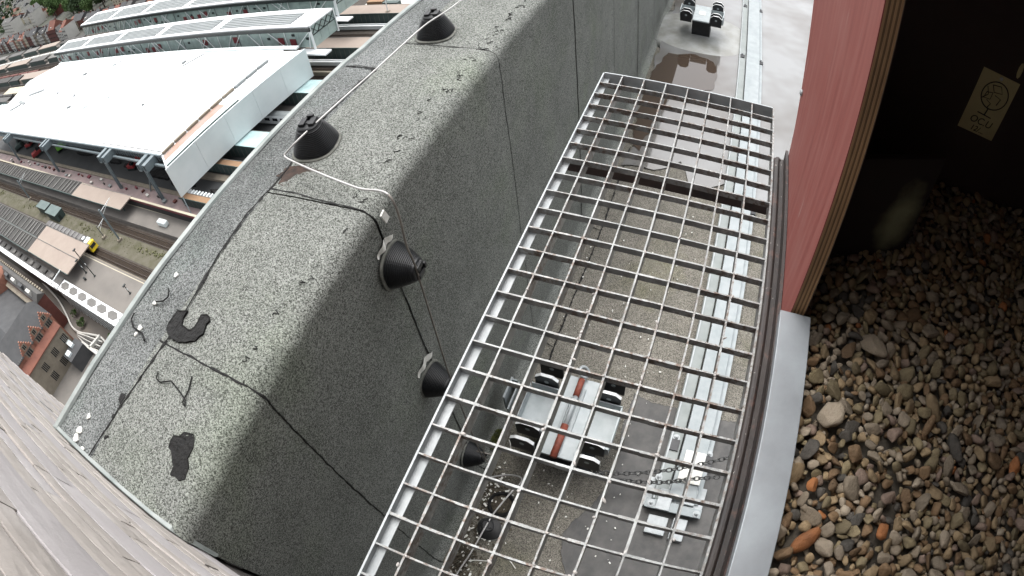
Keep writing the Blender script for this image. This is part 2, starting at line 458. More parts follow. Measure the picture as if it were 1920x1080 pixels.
# bitumen patches, stains, scraps on the parapet top
def blob(name, poly, z, h, material, label=None, cat=None, parent=None, seed=0, amp=0.006):
    """irregular pad: outline in plan, domed to height h"""
    mb = MB(); r = random.Random(seed)
    dense = []
    n0 = len(poly)
    for i in range(n0):
        a, b = Vector(poly[i]), Vector(poly[(i+1) % n0])
        k = max(1, int((b-a).length/0.012))
        for t in range(k):
            p = a.lerp(b, t/k); dense.append(p + Vector((mnoise.noise((p.x*60,p.y*60,seed)), mnoise.noise((p.x*60,p.y*60,seed+7))))*amp)
    n = len(dense)
    bm = bmesh.new()
    vs = [bm.verts.new((p.x, p.y, z)) for p in dense]
    try: f = bm.faces.new(vs)
    except Exception: return None
    res = bmesh.ops.extrude_face_region(bm, geom=[f])
    top = [e for e in res['geom'] if isinstance(e, bmesh.types.BMVert)]
    for v in top: v.co.z += h*(0.75 + 0.35*r.random())
    bmesh.ops.inset_region(bm, faces=[e for e in res['geom'] if isinstance(e, bmesh.types.BMFace)], thickness=0.004, depth=h*0.3)
    bmesh.ops.triangulate(bm, faces=[ff for ff in bm.faces if len(ff.verts) > 4])
    bmesh.ops.recalc_face_normals(bm, faces=bm.faces)
    me = bpy.data.meshes.new(name); bm.to_mesh(me); bm.free(); me.materials.append(material)
    o = bpy.data.objects.new(name, me); col.objects.link(o); o.parent = parent
    return tag(o, label, cat)
blob('bitumen_patch', [(-.885,-.969),(-.847,-.961),(-.845,-.985),(-.835,-1.0),(-.80,-1.008),(-.783,-.99),(-.788,-.951),(-.769,-.941),(-.748,-.958),(-.742,-.997),(-.752,-1.026),(-.794,-1.047),(-.837,-1.053),(-.876,-1.039),(-.887,-1.013)], ZR, 0.008, MT['bitumen'],
     'black horseshoe-shaped bitumen patch beside the long seam of the parapet', 'bitumen patch', seed=3)
blob('bitumen_patch', [(-.644,-1.271),(-.618,-1.248),(-.585,-1.242),(-.567,-1.267),(-.566,-1.3),(-.546,-1.317),(-.542,-1.342),(-.558,-1.357),(-.592,-1.355),(-.603,-1.326),(-.639,-1.303)], ZR, 0.006, MT['bitumen'],
     'black footprint-shaped bitumen patch near the stone wall end of the parapet', 'bitumen patch', seed=4, amp=0.008)
br = MT['brown_stain'] = mat('brown_stain', (0.060,0.037,0.028), (0.030,0.022,0.018), 50, rough=0.9, bmp=0.6, bscale=120)
blob('brown_stain', [(-.885,-.40),(-.84,-.375),(-.79,-.385),(-.735,-.385),(-.705,-.43),(-.75,-.465),(-.81,-.46),(-.85,-.468),(-.885,-.44)], ZR, 0.0035, br, 'brown crusty stain on the parapet top under the bent conductor', 'stain', seed=6, amp=0.02)
sk = [(-.894,-1.269,.018),(-.884,-1.328,.012),(-.84,-1.322,.006),(-.869,-1.387,.012)]
for i, (x, y, r_) in enumerate(sk):
    blob('bitumen_drip', [(x + r_*math.cos(a)*(0.5+RND.random()*0.5), y + r_*math.sin(a)*(0.5+RND.random()*0.5)) for a in [k*math.pi/5 for k in range(10)]], ZR, 0.003, MT['bitumen'], parent=parapet, seed=20+i)
for i in range(70):   # small black bleeds along the rounded inner edge of the parapet
    y = RND.uniform(-0.35, 1.6) if i < 58 else RND.uniform(-1.3, -0.3)
    x = XW - 0.075 + RND.uniform(-0.02, 0.03); w = RND.uniform(0.003, 0.009)
    i0 = 11
    mb = MB(); pts = [(x + RND.uniform(-.012,.012) , y + k*RND.uniform(.003,.008), ZR + 0.003 + disp(x, y, ZR)) for k in range(4)]
    mb.tube(pts, w*0.22, 5); mb.build('bitumen_bleed', MT['bitumen'], parapet)
wb = [(-.994,-.869,.012),(-1.003,-.978,.010),(-.995,-1.067,.012),(-.995,-1.09,.008),(-.983,-1.376,.010),(-.993,-1.426,.016),(-.988,-1.452,.014),(-.936,-1.461,.008)]
wl = ['round pale flake on the felt beside the black wire arc','white dropping at the tail of the black wire arc','larger white dropping on the curled black scrap','small white dropping below the curled black scrap','small white dropping above the pair near the stone wall','largest white dropping near the stone wall corner of the parapet','white dropping touching the trim near the stone wall','tiny white dropping at the foot of the stone wall']
for i, (x, y, r_) in enumerate(wb):
    blob('dropping', [(x + r_*math.cos(a)*(0.55+RND.random()*0.5), y + r_*math.sin(a)*(0.55+RND.random()*0.5)) for a in [k*math.pi/6 for k in range(12)]], ZR-0.001, 0.004, MT['white'], wl[i], 'dropping', seed=40+i, amp=0.004)
def scrap(pts, r_, label, m=MT['bitumen']):
    P_ = [Vector(p) for p in pts]; d = []
    for a, b in zip(P_[:-1], P_[1:]): d += [a.lerp(b, t/4) for t in range(4)]
    d.append(P_[-1])
    return MB().tube(d, r_, 6).build('wire_scrap', m, label=label, cat='wire scrap', smooth=True)
zs = ZR + 0.006
scrap([(-.981,-.921,zs),(-.965,-.93,zs+.004),(-.958,-.945,zs),(-.967,-.963,zs),(-.995,-.975,zs)], .0025, 'short black wire scrap bent into an arc on the felt')
scrap([(-1.056,-1.038,zs),(-1.045,-1.06,zs+.004),(-1.02,-1.076,zs),(-.985,-1.079,zs+.003),(-.965,-1.079,zs),(-.936,-1.095,zs)], .003, 'curled black scrap lying close to the drip edge trim')
scrap([(-.813,-1.150,zs),(-.80,-1.17,zs+.004),(-.783,-1.172,zs),(-.744,-1.154,zs+.004),(-.699,-1.166,zs),(-.666,-1.178,zs+.002),(-.657,-1.192,zs),(-.67,-1.186,zs+.002),(-.675,-1.15,zs),(-.69,-1.115,zs)], .002, 'forked black wire scrap on the parapet between the two bitumen patches')

# ---------------------------------------------------------------- lightning conductor: supports and wire
def make_support():
    t = thing('conductor_support', 'support', 'wire support', (0,0,0), group='ribbed plastic supports of the lightning conductor')
    fm = MB().loft([(.080,0),(.082,.003),(.081,.006),(.077,.008),(.074,.009)], 40, 2.6); fm.build('flange', MT['rubber_flange'], t, smooth=True)
    p = [(.072,.008)]
    nr = 14
    for i in range(nr):
        z = .011 + .078*i/nr; r0 = .074 - .034*(i/nr)**1.2; s_ = .078/nr
        p += [(r0-.001, z), (r0+.0008, z+s_*.2), (r0-.0002, z+s_*.55), (r0-.0032, z+s_*.64), (r0-.0036, z+s_*.98)]
    p += [(.038,.090),(.037,.096),(.033,.099)]
    MB().loft(p, 40, 2.6).build('body', MT['black_plastic'], t, smooth=False)
    c = MB(); c.box(-.028,-.007,-.020,.020,.096,.108); c.box(.007,.028,-.020,.020,.096,.108); c.box(-.030,.030,-.008,.008,.097,.103)
    c.build('clip', MT['black_plastic'], t, bevel=.002)
    MB().box(-.012,.012,.018,.030,.088,.113).build('clip_tongue', MT['black_plastic'], t, bevel=.002)
    return t
sup = make_support()
sup_spec = [((-.782,.462,ZR), (0,0,math.radians(10)), 'black ribbed conductor support highest up the parapet top, farther from the camera'),
            ((-.835,-.282,ZR), (0,0,math.radians(14)), 'black ribbed conductor support on the parapet top beside the wire bend'),
            ((XW,-.505,-.40), (0,math.pi/2,math.radians(4)), 'uppermost black ribbed conductor support on the parapet inner face'),
            ((XW,-.548,-1.0), (0,math.pi/2,math.radians(-3)), 'black ribbed conductor support on the inner face at the grating edge'),
            ((XW,-.535,-1.78), (0,math.pi/2,math.radians(5)), 'lowest black ribbed conductor support on the inner face, under the grating'),
            ((-.282,-.812,ZF), (0,0,math.radians(20)), 'black conductor support standing on the terrace floor under the grating')]
for i, (loc, rot, lab) in enumerate(sup_spec):
    s = sup if i == 0 else copy_tree(sup)
    s.location = loc; s.rotation_euler = rot; s['label'] = lab
    if i >= 2: s.scale = (0.88,0.88,0.88) if i < 5 else (0.82,0.82,0.82)
def smooth_path(pts, k=8):
    P_ = [Vector(p) for p in pts]; out = []
    for i in range(len(P_)-1):
        p0, p1, p2, p3 = P_[max(i-1,0)], P_[i], P_[i+1], P_[min(i+2,len(P_)-1)]
        for t in range(k):
            u = t/k
            out.append(0.5*((2*p1) + (p2-p0)*u + (2*p0-5*p1+4*p2-p3)*u*u + (3*p1-p0-3*p2+p3)*u**3))
    out.append(P_[-1]); return out
def at_h(p, z, z0=-.13):
    k = (z - CAM.z)/(z0 - CAM.z); return (CAM.x + (p[0]-CAM.x)*k, CAM.y + (p[1]-CAM.y)*k, z)
w1 = [(-.70,3.4,-.09),(-.73,1.3,-.10)] + [at_h(p, z) for p, z in (((-.768,.686),-.095),((-.805,.445),-.088),((-.812,.26),-.10),((-.819,.07),-.108),((-.835,-.09),-.10),((-.846,-.19),-.09),((-.861,-.322),-.105),((-.864,-.372),-.125),((-.862,-.396),-.138),((-.845,-.408),-.14),((-.80,-.421),-.138),((-.678,-.45),-.130),((-.56,-.474),-.126),((-.507,-.481),-.122))]
w1 += [(-.448,-.489,-.116),(-.415,-.497,-.113),(-.395,-.506,-.130),(-.388,-.511,-.182),(-.388,-.520,-.274),(-.386,-.517,-.345),(-.388,-.515,-.415),(-.390,-.525,-.703),(-.388,-.537,-.889),(-.386,-.540,-1.0),(-.392,-.536,-1.235),(-.388,-.538,-1.628),(-.386,-.535,-1.79)]
lc_ = thing('lightning_conductor', 'bent aluminium lightning conductor wire clipped to the parapet supports', 'wire')
wp_ = smooth_path(w1, 5); ks = next(i for i, p in enumerate(wp_) if p.x > -.41)
MB().tube(wp_[:ks+1], .0033, 8).build('top_run', MT['wire'], lc_, smooth=True); MB().tube(wp_[ks:], .0033, 8).build('wall_run', MT['wire_dark'], lc_, smooth=True)
MB().tube(smooth_path([(-.386,-.60,-1.90),(-.30,-.52,-1.97),(-.222,-.51,-1.965),(-.215,-.55,-1.96),(-.235,-.60,-1.955),(-.273,-.726,-1.955),(-.286,-.815,-1.953),(-.305,-.98,-1.965),(-.33,-1.12,-1.985),(-.34,-1.40,-2.0)],6), .0042, 8).build('floor_conductor', MT['wire'], smooth=True, label='pale conductor wire crossing the floor support under the grating', cat='wire')
MB().tube(smooth_path([(-.37,-.50,-1.62),(-.372,-.53,-1.68),(-.36,-.545,-1.76),(-.30,-.53,-1.86),(-.27,-.50,-1.9)],6), .003, 6).tube([(-.41,-.535,-1.69),(-.33,-.528,-1.69)], .004, 6).build('conductor_tail', MT['wire_dark'], smooth=True, label='short wire tail with a clamp at the lowest wall support', cat='wire')
# white bird-lime rings left above two of the wall supports
for n_, y, z, lab in ((0, -.485, -.20, 'white curl of sealant above the uppermost wall support'), (1, -.532, -.855, 'white curl of sealant above the wall support at the grating edge')):
    mb = MB()
    zc = (-.40, -1.0)[n_]; yc = (-.505, -.548)[n_]; R0 = (.094, .100)[n_]
    for (a0, a1, rad, wd) in (((66,122,R0,.011),) if n_ == 0 else ((58,118,R0+.010,.017),)):
        L = []; kk = 14
        for k in range(kk+1):
            a = math.radians(a0 + (a1-a0)*k/kk); w_ = wd*(.45+.55*math.sin(math.pi*k/kk))*(1+.35*mnoise.noise((k*.7, n_, rad*90)))
            for s_ in (-1, 1): L.append((XW + .006 + .004*math.sin(k*.9), yc + (rad+s_*w_)*math.cos(a), zc + (rad+s_*w_)*math.sin(a)))
        mb.add(L, [(2*k,2*k+1,2*k+3,2*k+2) for k in range(kk)])
    mb.build('sealant_curl', MT['white'], smooth=True, label=lab, cat='sealant')
MB().obox((XW+.02, -.487, -.215), (.005,.020,.040), Matrix.Rotation(.3,3,'X')).build('wire_tag', MT['white'], label='small white tag hanging on the conductor above the uppermost wall support', cat='tag')

# ---------------------------------------------------------------- stone wall at the end of the parapet
wall = thing('stone_wall', 'weathered pale stone and brick wall of the tower closing off the parapet', 'wall')
def stone_mat(name, c1, c2, c3):
    m, nt, b = new_mat(name); co = coords(nt)
    n1 = noise_tex(nt, co, 7, 6, 0.65); n2 = noise_tex(nt, co, 60, 6, 0.7)
    oi = nt.nodes.new("ShaderNodeObjectInfo")
    c = ramp(nt, n1, [(0.3, c1), (0.5, tuple((x+y)/2 for x, y in zip(c1, c2))), (0.7, c3)])
    c = mixc(nt, c, tuple(x*0.72 for x in c2), ramp(nt, n2, [(0.55, 0.0), (0.70, 0.35)]))
    mr = nt.nodes.new("ShaderNodeMapRange"); mr.inputs[3].default_value = 0.92; mr.inputs[4].default_value = 1.06
    nt.links.new(oi.outputs['Random'], mr.inputs[0])
    hs = nt.nodes.new("ShaderNodeHueSaturation"); nt.links.new(mr.outputs[0], hs.inputs['Value']); nt.links.new(c, hs.inputs['Color'])
    nt.links.new(hs.outputs[0], b.inputs['Base Color']); b.inputs['Roughness'].default_value = 0.9
    bump(nt, b, n2, 0.45, 0.002)
    return m
MT['stone'] = stone_mat('rough_pale_brick', (0.40,0.368,0.34), (0.33,0.302,0.278), (0.45,0.42,0.395))
MT['stone2'] = stone_mat('lilac_grey_stone', (0.41,0.388,0.388), (0.38,0.358,0.358), (0.44,0.42,0.418))
MT['mortar'] = mat('mortar', (0.16,0.145,0.135), (0.07,0.064,0.06), 14, rough=0.95, bmp=0.6, bscale=80)
MB().box(-2.84, 2.6, YS-0.6, YS-0.010, -80, 2.6).build('backing', MT['mortar'], wall)
def stone_mesh(seed):
    nx_, nz_ = 7, 4; m = MB(); r = random.Random(seed); L = []
    for j in range(nz_+1):
        for i in range(nx_+1):
            u, v = i/nx_ - .5, j/nz_ - .5
            e = max(abs(u)*2, abs(v)*2)
            dpt = -0.0012 if e > 0.98 else 0.0
            L.append((u, dpt + 0.0010*mnoise.noise((u*5+seed*3, v*4, seed)), v))
    n = nx_+1
    m.add(L, [(j*n+i, j*n+i+1, (j+1)*n+i+1, (j+1)*n+i) for j in range(nz_) for i in range(nx_)])
    o = len(m.v); rim = [i for i in range(n)] + [j*n+nx_ for j in range(1, nz_+1)] + [nz_*n+i for i in range(nx_-1,-1,-1)] + [j*n for j in range(nz_-1,0,-1)]
    back = [(m.v[i][0], -0.03, m.v[i][2]) for i in rim]; k = len(rim); base = len(m.v)
    m.v += back
    m.f += [(rim[i], base+i, base+(i+1)%k, rim[(i+1)%k]) for i in range(k)]; m.mi += [0]*k
    return m.mesh('stone_block', [MT['stone']], smooth=False)
SM = [stone_mesh(s) for s in range(6)]
z = -1.75; ci = 0; nst = 0
SR = random.Random(5)
while z < 0.95:
    smoothb = ci % 4 in (1,)
    hgt = 0.085 if smoothb else SR.choice((0.046, 0.050, 0.054))
    x = -2.83 + (ci % 2)*0.11
    xe = 0.45
    while x < xe:
        ln = SR.uniform(0.42, 0.75) if smoothb else SR.uniform(0.19, 0.26)
        ln = min(ln, xe + 0.15 - x)
        zc = z + hgt/2
        if not (zc < ZR - 0.10 and x > -1.12):
            o = inst('stone_block', SM[SR.randrange(6)], wall, (x + ln/2, YS + SR.uniform(-0.0018, 0.0006), zc), (0, 0, 0), (ln - (0.008 if SR.random() < .3 else .0015), 1.0, hgt - (0.012 if SR.random() < .36 else .0008)), MT['stone2'] if smoothb or SR.random() < .08 else MT['stone'])
            nst += 1
        x += ln
    z += hgt; ci += 1

fm_ = MB(); L = []
fx = [-1.11 + .66*k/40 for k in range(41)]
for x_ in fx:
    w_ = .012 + .006*mnoise.noise((x_*9, 0, 2)); h_ = .010 + .006*mnoise.noise((x_*7, 3, 1)); dz = 0 if x_ < XW-.05 else -.05*((x_-(XW-.05))/.05)**2
    L += [(x_, YS+.0035, ZR+.010+h_*.6+dz), (x_, YS+.005, ZR+.007+dz), (x_, YS+.008+w_*.5, ZR+.0048+dz)]
fm_.add(L, [(3*k+i, 3*k+i+1, 3*k+i+4, 3*k+i+3) for k in range(40) for i in range(2)])
fm_.build('wall_flashing', MT['zinc'], parapet, recalc=False)
# ---------------------------------------------------------------- steel grating and its bearers
U, VS = 0.06, 0.9215*0.06
gr = thing('steel_grating', 'galvanised open steel grating walkway panel with square meshes', 'grating')
GX0, GX1, GY0, GY1 = 0.009, 0.478, -0.0046, -26.3*VS
def wav(x, y): return 0.0012*mnoise.noise((x*3, y*3, 0))
BR = random.Random(3)
for l in range(1, 8):
    x = l*U + BR.uniform(-.0006,.0006)
    mb = MB(); n = 40
    for k in range(n):
        y0, y1 = GY0 + (GY1-GY0)*k/n, GY0 + (GY1-GY0)*(k+1)/n
        mb.obox((x + .0008*mnoise.noise((l, k*.3, 0)), (y0+y1)/2, -.018), (.0028 + .0012*abs(mnoise.noise((l*3.1, k*1.7, 2.)))*(1+k/20), abs(y1-y0)+.0004, .036))
    mb.build('bearing_bar', MT['grate'], gr)
for r_ in range(1, 27):
    y = -r_*VS + BR.uniform(-.0006,.0006)
    mb = MB(); n = 16
    for k in range(n):
        x0, x1 = GX0 + (GX1-GX0)*k/n, GX0 + (GX1-GX0)*(k+1)/n
        mb.obox(((x0+x1)/2, y + .0007*mnoise.noise((r_, k*.4, 5)), -.0072), (x1-x0+.0004, .0027 + .0015*abs(mnoise.noise((r_*2.3, k*1.3, 7.)))*(1+r_/14), .0150))
    mb.build('cross_bar', MT['grate'], gr)
e = MB(); e.box(GX0-.0035, GX0, GY1, GY0, -.040, .001); e.box(GX0, GX0+.0150, GY1, GY0, -.0195, -.0165)
e.build('edge_angle', MT['galv'], gr)
e = MB(); e.box(GX0, GX1, GY0, GY0+.004, -.040, .001); e.box(GX0, GX1, GY0-.012, GY0, -.040, -.037)
e.build('edge_angle', MT['galv'], gr)
MB().box(GX1, GX1+.004, GY1, GY0, -.036, .0005).build('edge_bar', MT['grate'], gr)
# welded lumps and pale crust at some crossings
cm = MB().loft([(.0005,-.002),(.0032,-.001),(.0042,.0008),(.003,.0026),(.0005,.0032)], 8, 2.0).mesh('crust', mat('pale_crust', (0.46,0.44,0.42), (0.36,0.34,0.32), 90, rough=0.9), smooth=True)
for k in range(60):
    l, r_ = BR.randrange(1, 8), int(6 + 20*BR.random()**0.55)
    inst('crust', cm, gr, (l*U + BR.uniform(-.004,.004), -r_*VS + BR.uniform(-.02,.02)*(BR.random() < .5), .0), (0,0,BR.random()*3), (BR.uniform(.35,.75), BR.uniform(.5,1.5), .8), MT['crust'] if 'crust' in MT else None)

be = thing('support_beam', 'dark brown steel angle crossing beneath the middle of the grating', 'beam')
b_ = MB(); b_.box(-.0, 1.3, -.352, -.347, -.070, -.045); b_.box(-.0, 1.3, -.347, -.338, -.048, -.0445)
b_.build('angle_bar', MT['brown_steel'], be)
b2 = MB(); b2.box(1.22, 1.28, -.40, -.34, ZF, -.071); b2.build('post', MT['brown_steel'], be)
be2 = thing('support_beam', 'dark brown steel angle under the end of the grating at the stone wall', 'beam')
b_ = MB(); b_.box(-.02, 1.3, -1.437, -1.43, -.105, -.045); b_.box(-.02, 1.3, -1.43, -1.39, -.050, -.0445); b_.build('angle_bar', MT['brown_steel'], be2)
MB().box(1.22, 1.28, -1.46, -1.44, ZF, -.045).build('post', MT['brown_steel'], be2)

# ---------------------------------------------------------------- nest box
XF = 0.516
box = thing('nest_box', 'red film-faced plywood nest box filled with gravel, open at the front', 'nest box')
ply = [(-.235,-.01),(-1.455,-.01),(-1.455,.098),(-.751,.098),(-.667,1.12),(.10,1.12),(-.135,.387),(-.225,.10)]
MB().prism(ply, XF, XF+.0016, 'x').build('red_film', MT['red_ply'], box)
for k in range(7):
    ins = 0.0006*(k % 2)
    pl = [(y + (ins if y > -1.4 and y < -.5 else 0), z_) for y, z_ in ply]
    MB().prism(pl, XF+.0018+.0032*k, XF+.0018+.0032*(k+1)-.0001, 'x').build('veneer', MT['ply_a'] if k % 2 == 0 else MT['ply_b'], box)
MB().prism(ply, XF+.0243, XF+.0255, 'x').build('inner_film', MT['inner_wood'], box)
a_ = MB(); ya, yb = -1.455, -.757
a_.prism([(.496,.098),(.500,.098),(.500,.112),(.549,.112),(.549,.078),(.5515,.078),(.5515,.1155),(.496,.1155)], ya, yb, 'y')
a_.build('sill_profile', MT['alu'], box, bevel=.0012)
MB().box(XF-.001, .549, ya, -.760, .098, .1118).build('sill_core', MT['alu'], box)
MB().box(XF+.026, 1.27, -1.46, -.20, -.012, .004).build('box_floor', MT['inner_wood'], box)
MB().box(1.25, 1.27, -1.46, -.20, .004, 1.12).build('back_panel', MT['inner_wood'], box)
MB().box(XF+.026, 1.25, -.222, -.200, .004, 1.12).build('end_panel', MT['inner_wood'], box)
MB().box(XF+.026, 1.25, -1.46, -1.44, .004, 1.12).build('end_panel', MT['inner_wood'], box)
MB().box(.44, 1.33, -1.466, .12, 1.121, 1.142).build('lid', MT['red_ply'], box)
mb = MB(); mb.loft([(.0075,0),(.0075,.003),(.005,.0055),(.002,.006)], 14, 2.0)
sc = mb.build('screw', MT['galv'], box, smooth=True); sc.location = (XF-.0005, -.221, .197); sc.rotation_euler = (0, -math.pi/2, 0)
# dark board standing in the gravel, stained with lime
bd = thing('stained_board', 'dark upright board in the gravel with a pale greenish stain', 'board', (.543,-.600,.03), math.atan2(.105,.232))
bm_, nt, pb = new_mat('stained_dark_board'); tc = nt.nodes.new("ShaderNodeTexCoord").outputs['Object']
mp = N(nt, "ShaderNodeMapping"); mp.inputs['Location'].default_value = (-.200*11, 0, -.135*6.2); mp.inputs['Scale'].default_value = (11, 0, 6.2); nt.links.new(tc, mp.inputs[0])
ln_ = N(nt, "ShaderNodeVectorMath", operation='LENGTH'); nt.links.new(mp.outputs[0], ln_.inputs[0])
nn = noise_tex(nt, tc, 14, 4); mm_ = N(nt, "ShaderNodeMath", operation='MULTIPLY_ADD'); mm_.inputs[1].default_value = .7; nt.links.new(nn, mm_.inputs[0]); nt.links.new(ln_.outputs['Value'], mm_.inputs[2])
nt.links.new(ramp(nt, mm_.outputs[0], [(0.50, (0.30,0.31,0.19)), (1.05, (0.022,0.015,0.014))]), pb.inputs['Base Color']); pb.inputs['Roughness'].default_value = .8
MB().box(0,.255,0,.014,0,.285).build('board', bm_, bd, bevel=.002)

# note pinned to the inside
nt_ = thing('paper_note', 'small yellowed paper note with a hand-drawn globe and writing, pinned inside the box', 'note', (.9625,-.2225,.326), rot=(0,math.radians(3),0))
MB().box(-.052,.052,-.0012,0,-.082,.082).build('sheet', MT['paper'], nt_)
g = MB(); yk = -.0018
g.ring((.004, yk, .028), (0,1,0), .036, .0016, 28, 4)
for pts in ([(-.012,.052),(.010,.056),(.020,.040),(-.002,.036)], [(-.020,.030),(-.004,.034),(-.004,.016),(-.022,.014)], [(.004,.030),(.022,.026),(.018,.008)], [(-.012,.012),(.002,.006),(-.002,-.006)], [(-.024,.044),(-.014,.026),(-.026,.012)]):
    g.tube([(x, yk, z_) for x, z_ in pts] + ([(pts[0][0], yk, pts[0][1])] if len(pts) > 3 else []), .0012, 4)
g.tube([(.002,yk,-.009),(.0,yk,-.026)], .0018, 4); g.tube([(-.020,yk,-.026),(.020,yk,-.028)], .0016, 4)
g.build('globe_drawing', MT['ink'], nt_)
def write(txt, x, z_, size, parent):
    cu = bpy.data.curves.new('writing', 'FONT'); cu.body = txt; cu.size = size; cu.extrude = .0003; cu.align_x = 'CENTER'
    cu.shear = 0.15
    tmp = bpy.data.objects.new('writing_curve', cu); col.objects.link(tmp)
    bpy.context.view_layer.update()
    me = bpy.data.meshes.new_from_object(tmp.evaluated_get(bpy.context.evaluated_depsgraph_get()))
    bpy.data.objects.remove(tmp); me.materials.clear(); me.materials.append(MT['ink'])
    o = bpy.data.objects.new('writing', me); col.objects.link(o); o.parent = parent
    o.location = (x, -.0016, z_); o.rotation_euler = (math.pi/2, 0, 0); return o
write('OC.U', .0, -.055, .026, nt_); write('12/...', .0, -.076, .021, nt_)
MB().loft([(.004,0),(.005,.002),(.002,.004)], 10, 2).build('pin', MT['white'], nt_, smooth=True).matrix_local = Matrix.Translation((.0,-.0015,.074)) @ Matrix.Rotation(math.pi/2, 4, 'X')
MB().loft([(.0045,0),(.0045,.001),(.002,.002)], 9, 2).build('paper_scrap', MT['paper'], label='tiny pale paper scrap stuck above the note inside the box', cat='paper scrap').matrix_world = Matrix.Translation((1.005,-.2225,.435)) @ Matrix.Rotation(math.pi/2, 4, 'X') @ Matrix.Diagonal((1.4,4.5,1,1))

# brown ledge angle between grating and box
an = thing('ledge_angle', 'weathered brown steel angle between the grating and the red box', 'steel angle')
a_ = MB(); a_.box(.4835, XF-.0015, -1.455, -.222, -.006, .0); a_.box(XF-.008, XF-.0012, -1.455, -.222, .0, .030)
a_.tube([(.4905,-1.455,.0),(.4905,-.9,.0004),(.4905,-.235,.0),(.494,-.226,-.001)], .0078, 12)
a_.build('angle_bar', MT['angle'], an, smooth=False)

# gravel bed in the box
bedm = MB(); nx_, ny_ = 14, 26; L = []
def bed_h(x, y): return .072 + .010*mnoise.noise((x*5, y*5, 2)) + .020*max(0, (-.45 - y))*0.2 + .012*(x-.55)
for j in range(ny_+1):
    for i in range(nx_+1):
        x, y = .545 + .70*i/nx_, -1.445 + 1.222*j/ny_; L.append((x, y, bed_h(x, y) - .019))
n = nx_+1; bedm.add(L, [(j*n+i, j*n+i+1, (j+1)*n+i+1, (j+1)*n+i) for j in range(ny_) for i in range(nx_)])
gravel_bed = bedm.build('gravel_bed', MT['bed'], smooth=True, label='bed of rounded river gravel covering the nest box floor', cat='gravel', kind='structure')
pal = {'grey': ((.25,.225,.19),(.19,.17,.145)), 'light': ((.32,.295,.26),(.255,.23,.20)), 'beige': ((.28,.225,.15),(.22,.175,.115)), 'brown': ((.19,.13,.08),(.14,.098,.06)),
       'orange': ((.36,.155,.060),(.25,.11,.05)), 'dark': ((.085,.083,.082),(.055,.055,.055)), 'mauve': ((.22,.175,.155),(.165,.13,.12)), 'olive': ((.215,.19,.125),(.16,.14,.095))}
PM = {k: mat('pebble_'+k, (a[0]*.94, a[1]*.85, a[2]*.72), (b[0]*.94, b[1]*.85, b[2]*.72), 45, rough=0.8, bmp=0.8, bscale=170, bdist=.003, rvar=.25) for k, (a, b) in pal.items()}
PK = list(PM); PWT = [24,10,26,20,.7,8,8,18]
def pebble_mesh(seed, sub):
    bm = bmesh.new(); bmesh.ops.create_icosphere(bm, subdivisions=sub, radius=1.0)
    r = random.Random(seed); sx, sy, sz = r.uniform(.95,1.45), r.uniform(.72,1.05), r.uniform(.45,.75)
    cuts = [(Vector((r.gauss(0,1), r.gauss(0,1), r.gauss(0,1))).normalized(), r.uniform(.45,.78)) for _ in range(10 if seed % 3 else 5)]
    for v in bm.verts:
        d = v.co.copy()
        d *= 1 + .24*mnoise.noise(d*1.1 + Vector((seed*7.1, 0, 0))) + .10*mnoise.noise(d*2.6 + Vector((seed, 3, 1)))
        for nn, k in cuts:
            t = d.dot(nn) - k
            if t > 0: d -= nn*t*.9
        v.co = Vector((d.x*sx, d.y*sy, d.z*sz))
    me = bpy.data.meshes.new('pebble'); bm.to_mesh(me); bm.free()
    me.polygons.foreach_set('use_smooth', [True]*len(me.polygons)); me.materials.append(PM['grey']); return me
PMESH = [pebble_mesh(s, 2) for s in range(22)]; PMESH3 = [pebble_mesh(s, 3) for s in range(22)]; PMESH1 = [pebble_mesh(s, 1) for s in range(22)]
GR = random.Random(21); peb = []; grid = {}
def can(x, y, r, kk):
    gx_, gy_ = int(x/.03), int(y/.03)
    for a in range(gx_-2, gx_+3):
        for b in range(gy_-2, gy_+3):
            for (px_, py_, pr_) in grid.get((a,b), ()):
                if (px_-x)**2 + (py_-y)**2 < ((r+pr_)*kk)**2: return False
    return True
for rad_lo, rad_hi, tries, kk in ((.016,.021,130,.95),(.0105,.0150,7000,.68),(.0075,.0105,14000,.58),(.0058,.0075,9000,.56)):
    for _ in range(tries):
        x, y = GR.uniform(.556, 1.235), GR.uniform(-1.435, -.232); r = GR.uniform(rad_lo, rad_hi)
        if can(x, y, r, kk):
            grid.setdefault((int(x/.03), int(y/.03)), []).append((x, y, r))
            peb.append((x, y, bed_h(x, y) + r*GR.uniform(-.1,.5) - (.004 if r < .0105 else 0), r))
under = [(GR.uniform(.556,1.235), GR.uniform(-1.435,-.232), GR.uniform(.008,.013)) for _ in range(1500)]
def pscore(p):
    d = (Vector(p[:3]) - CAM).length
    vis = 1.0 if (p[1] > -1.28 and p[0] < 1.16) else .1
    return vis*p[3]/d*(1.4 if p[1] < -.7 else 1.0)
special = [  # pebbles that stand out in the photograph: position, radius, colour
    ((.603,-1.105),.019,'orange'), ((.640,-1.110),.018,'light'), ((.612,-.905),.025,'light'), ((.664,-.958),.020,'brown'), ((.600,-1.022),.013,'orange'),
    ((.690,-.755),.021,'grey'), ((.640,-.775),.014,'brown'), ((.735,-1.075),.013,'orange'), ((.556+.02,-1.13),.015,'brown'), ((.735,-.915),.018,'mauve'), ((.735,-1.02),.017,'mauve'), ((.745,-1.19),.019,'beige')]
keep = []
for p in peb:
    if all((p[0]-s[0][0])**2 + (p[1]-s[0][1])**2 > (.85*s[1] + p[3]*.7)**2 for s in special): keep.append(p)
peb = sorted(keep, key=pscore, reverse=True)
for (xy, r, c) in special:
    inst('stone', PMESH3[GR.randrange(22)], gravel_bed, (xy[0], xy[1], bed_h(*xy) + r*.35), (GR.uniform(-.4,.4), GR.uniform(-.4,.4), GR.random()*6.28), (r,r,r), PM[c])
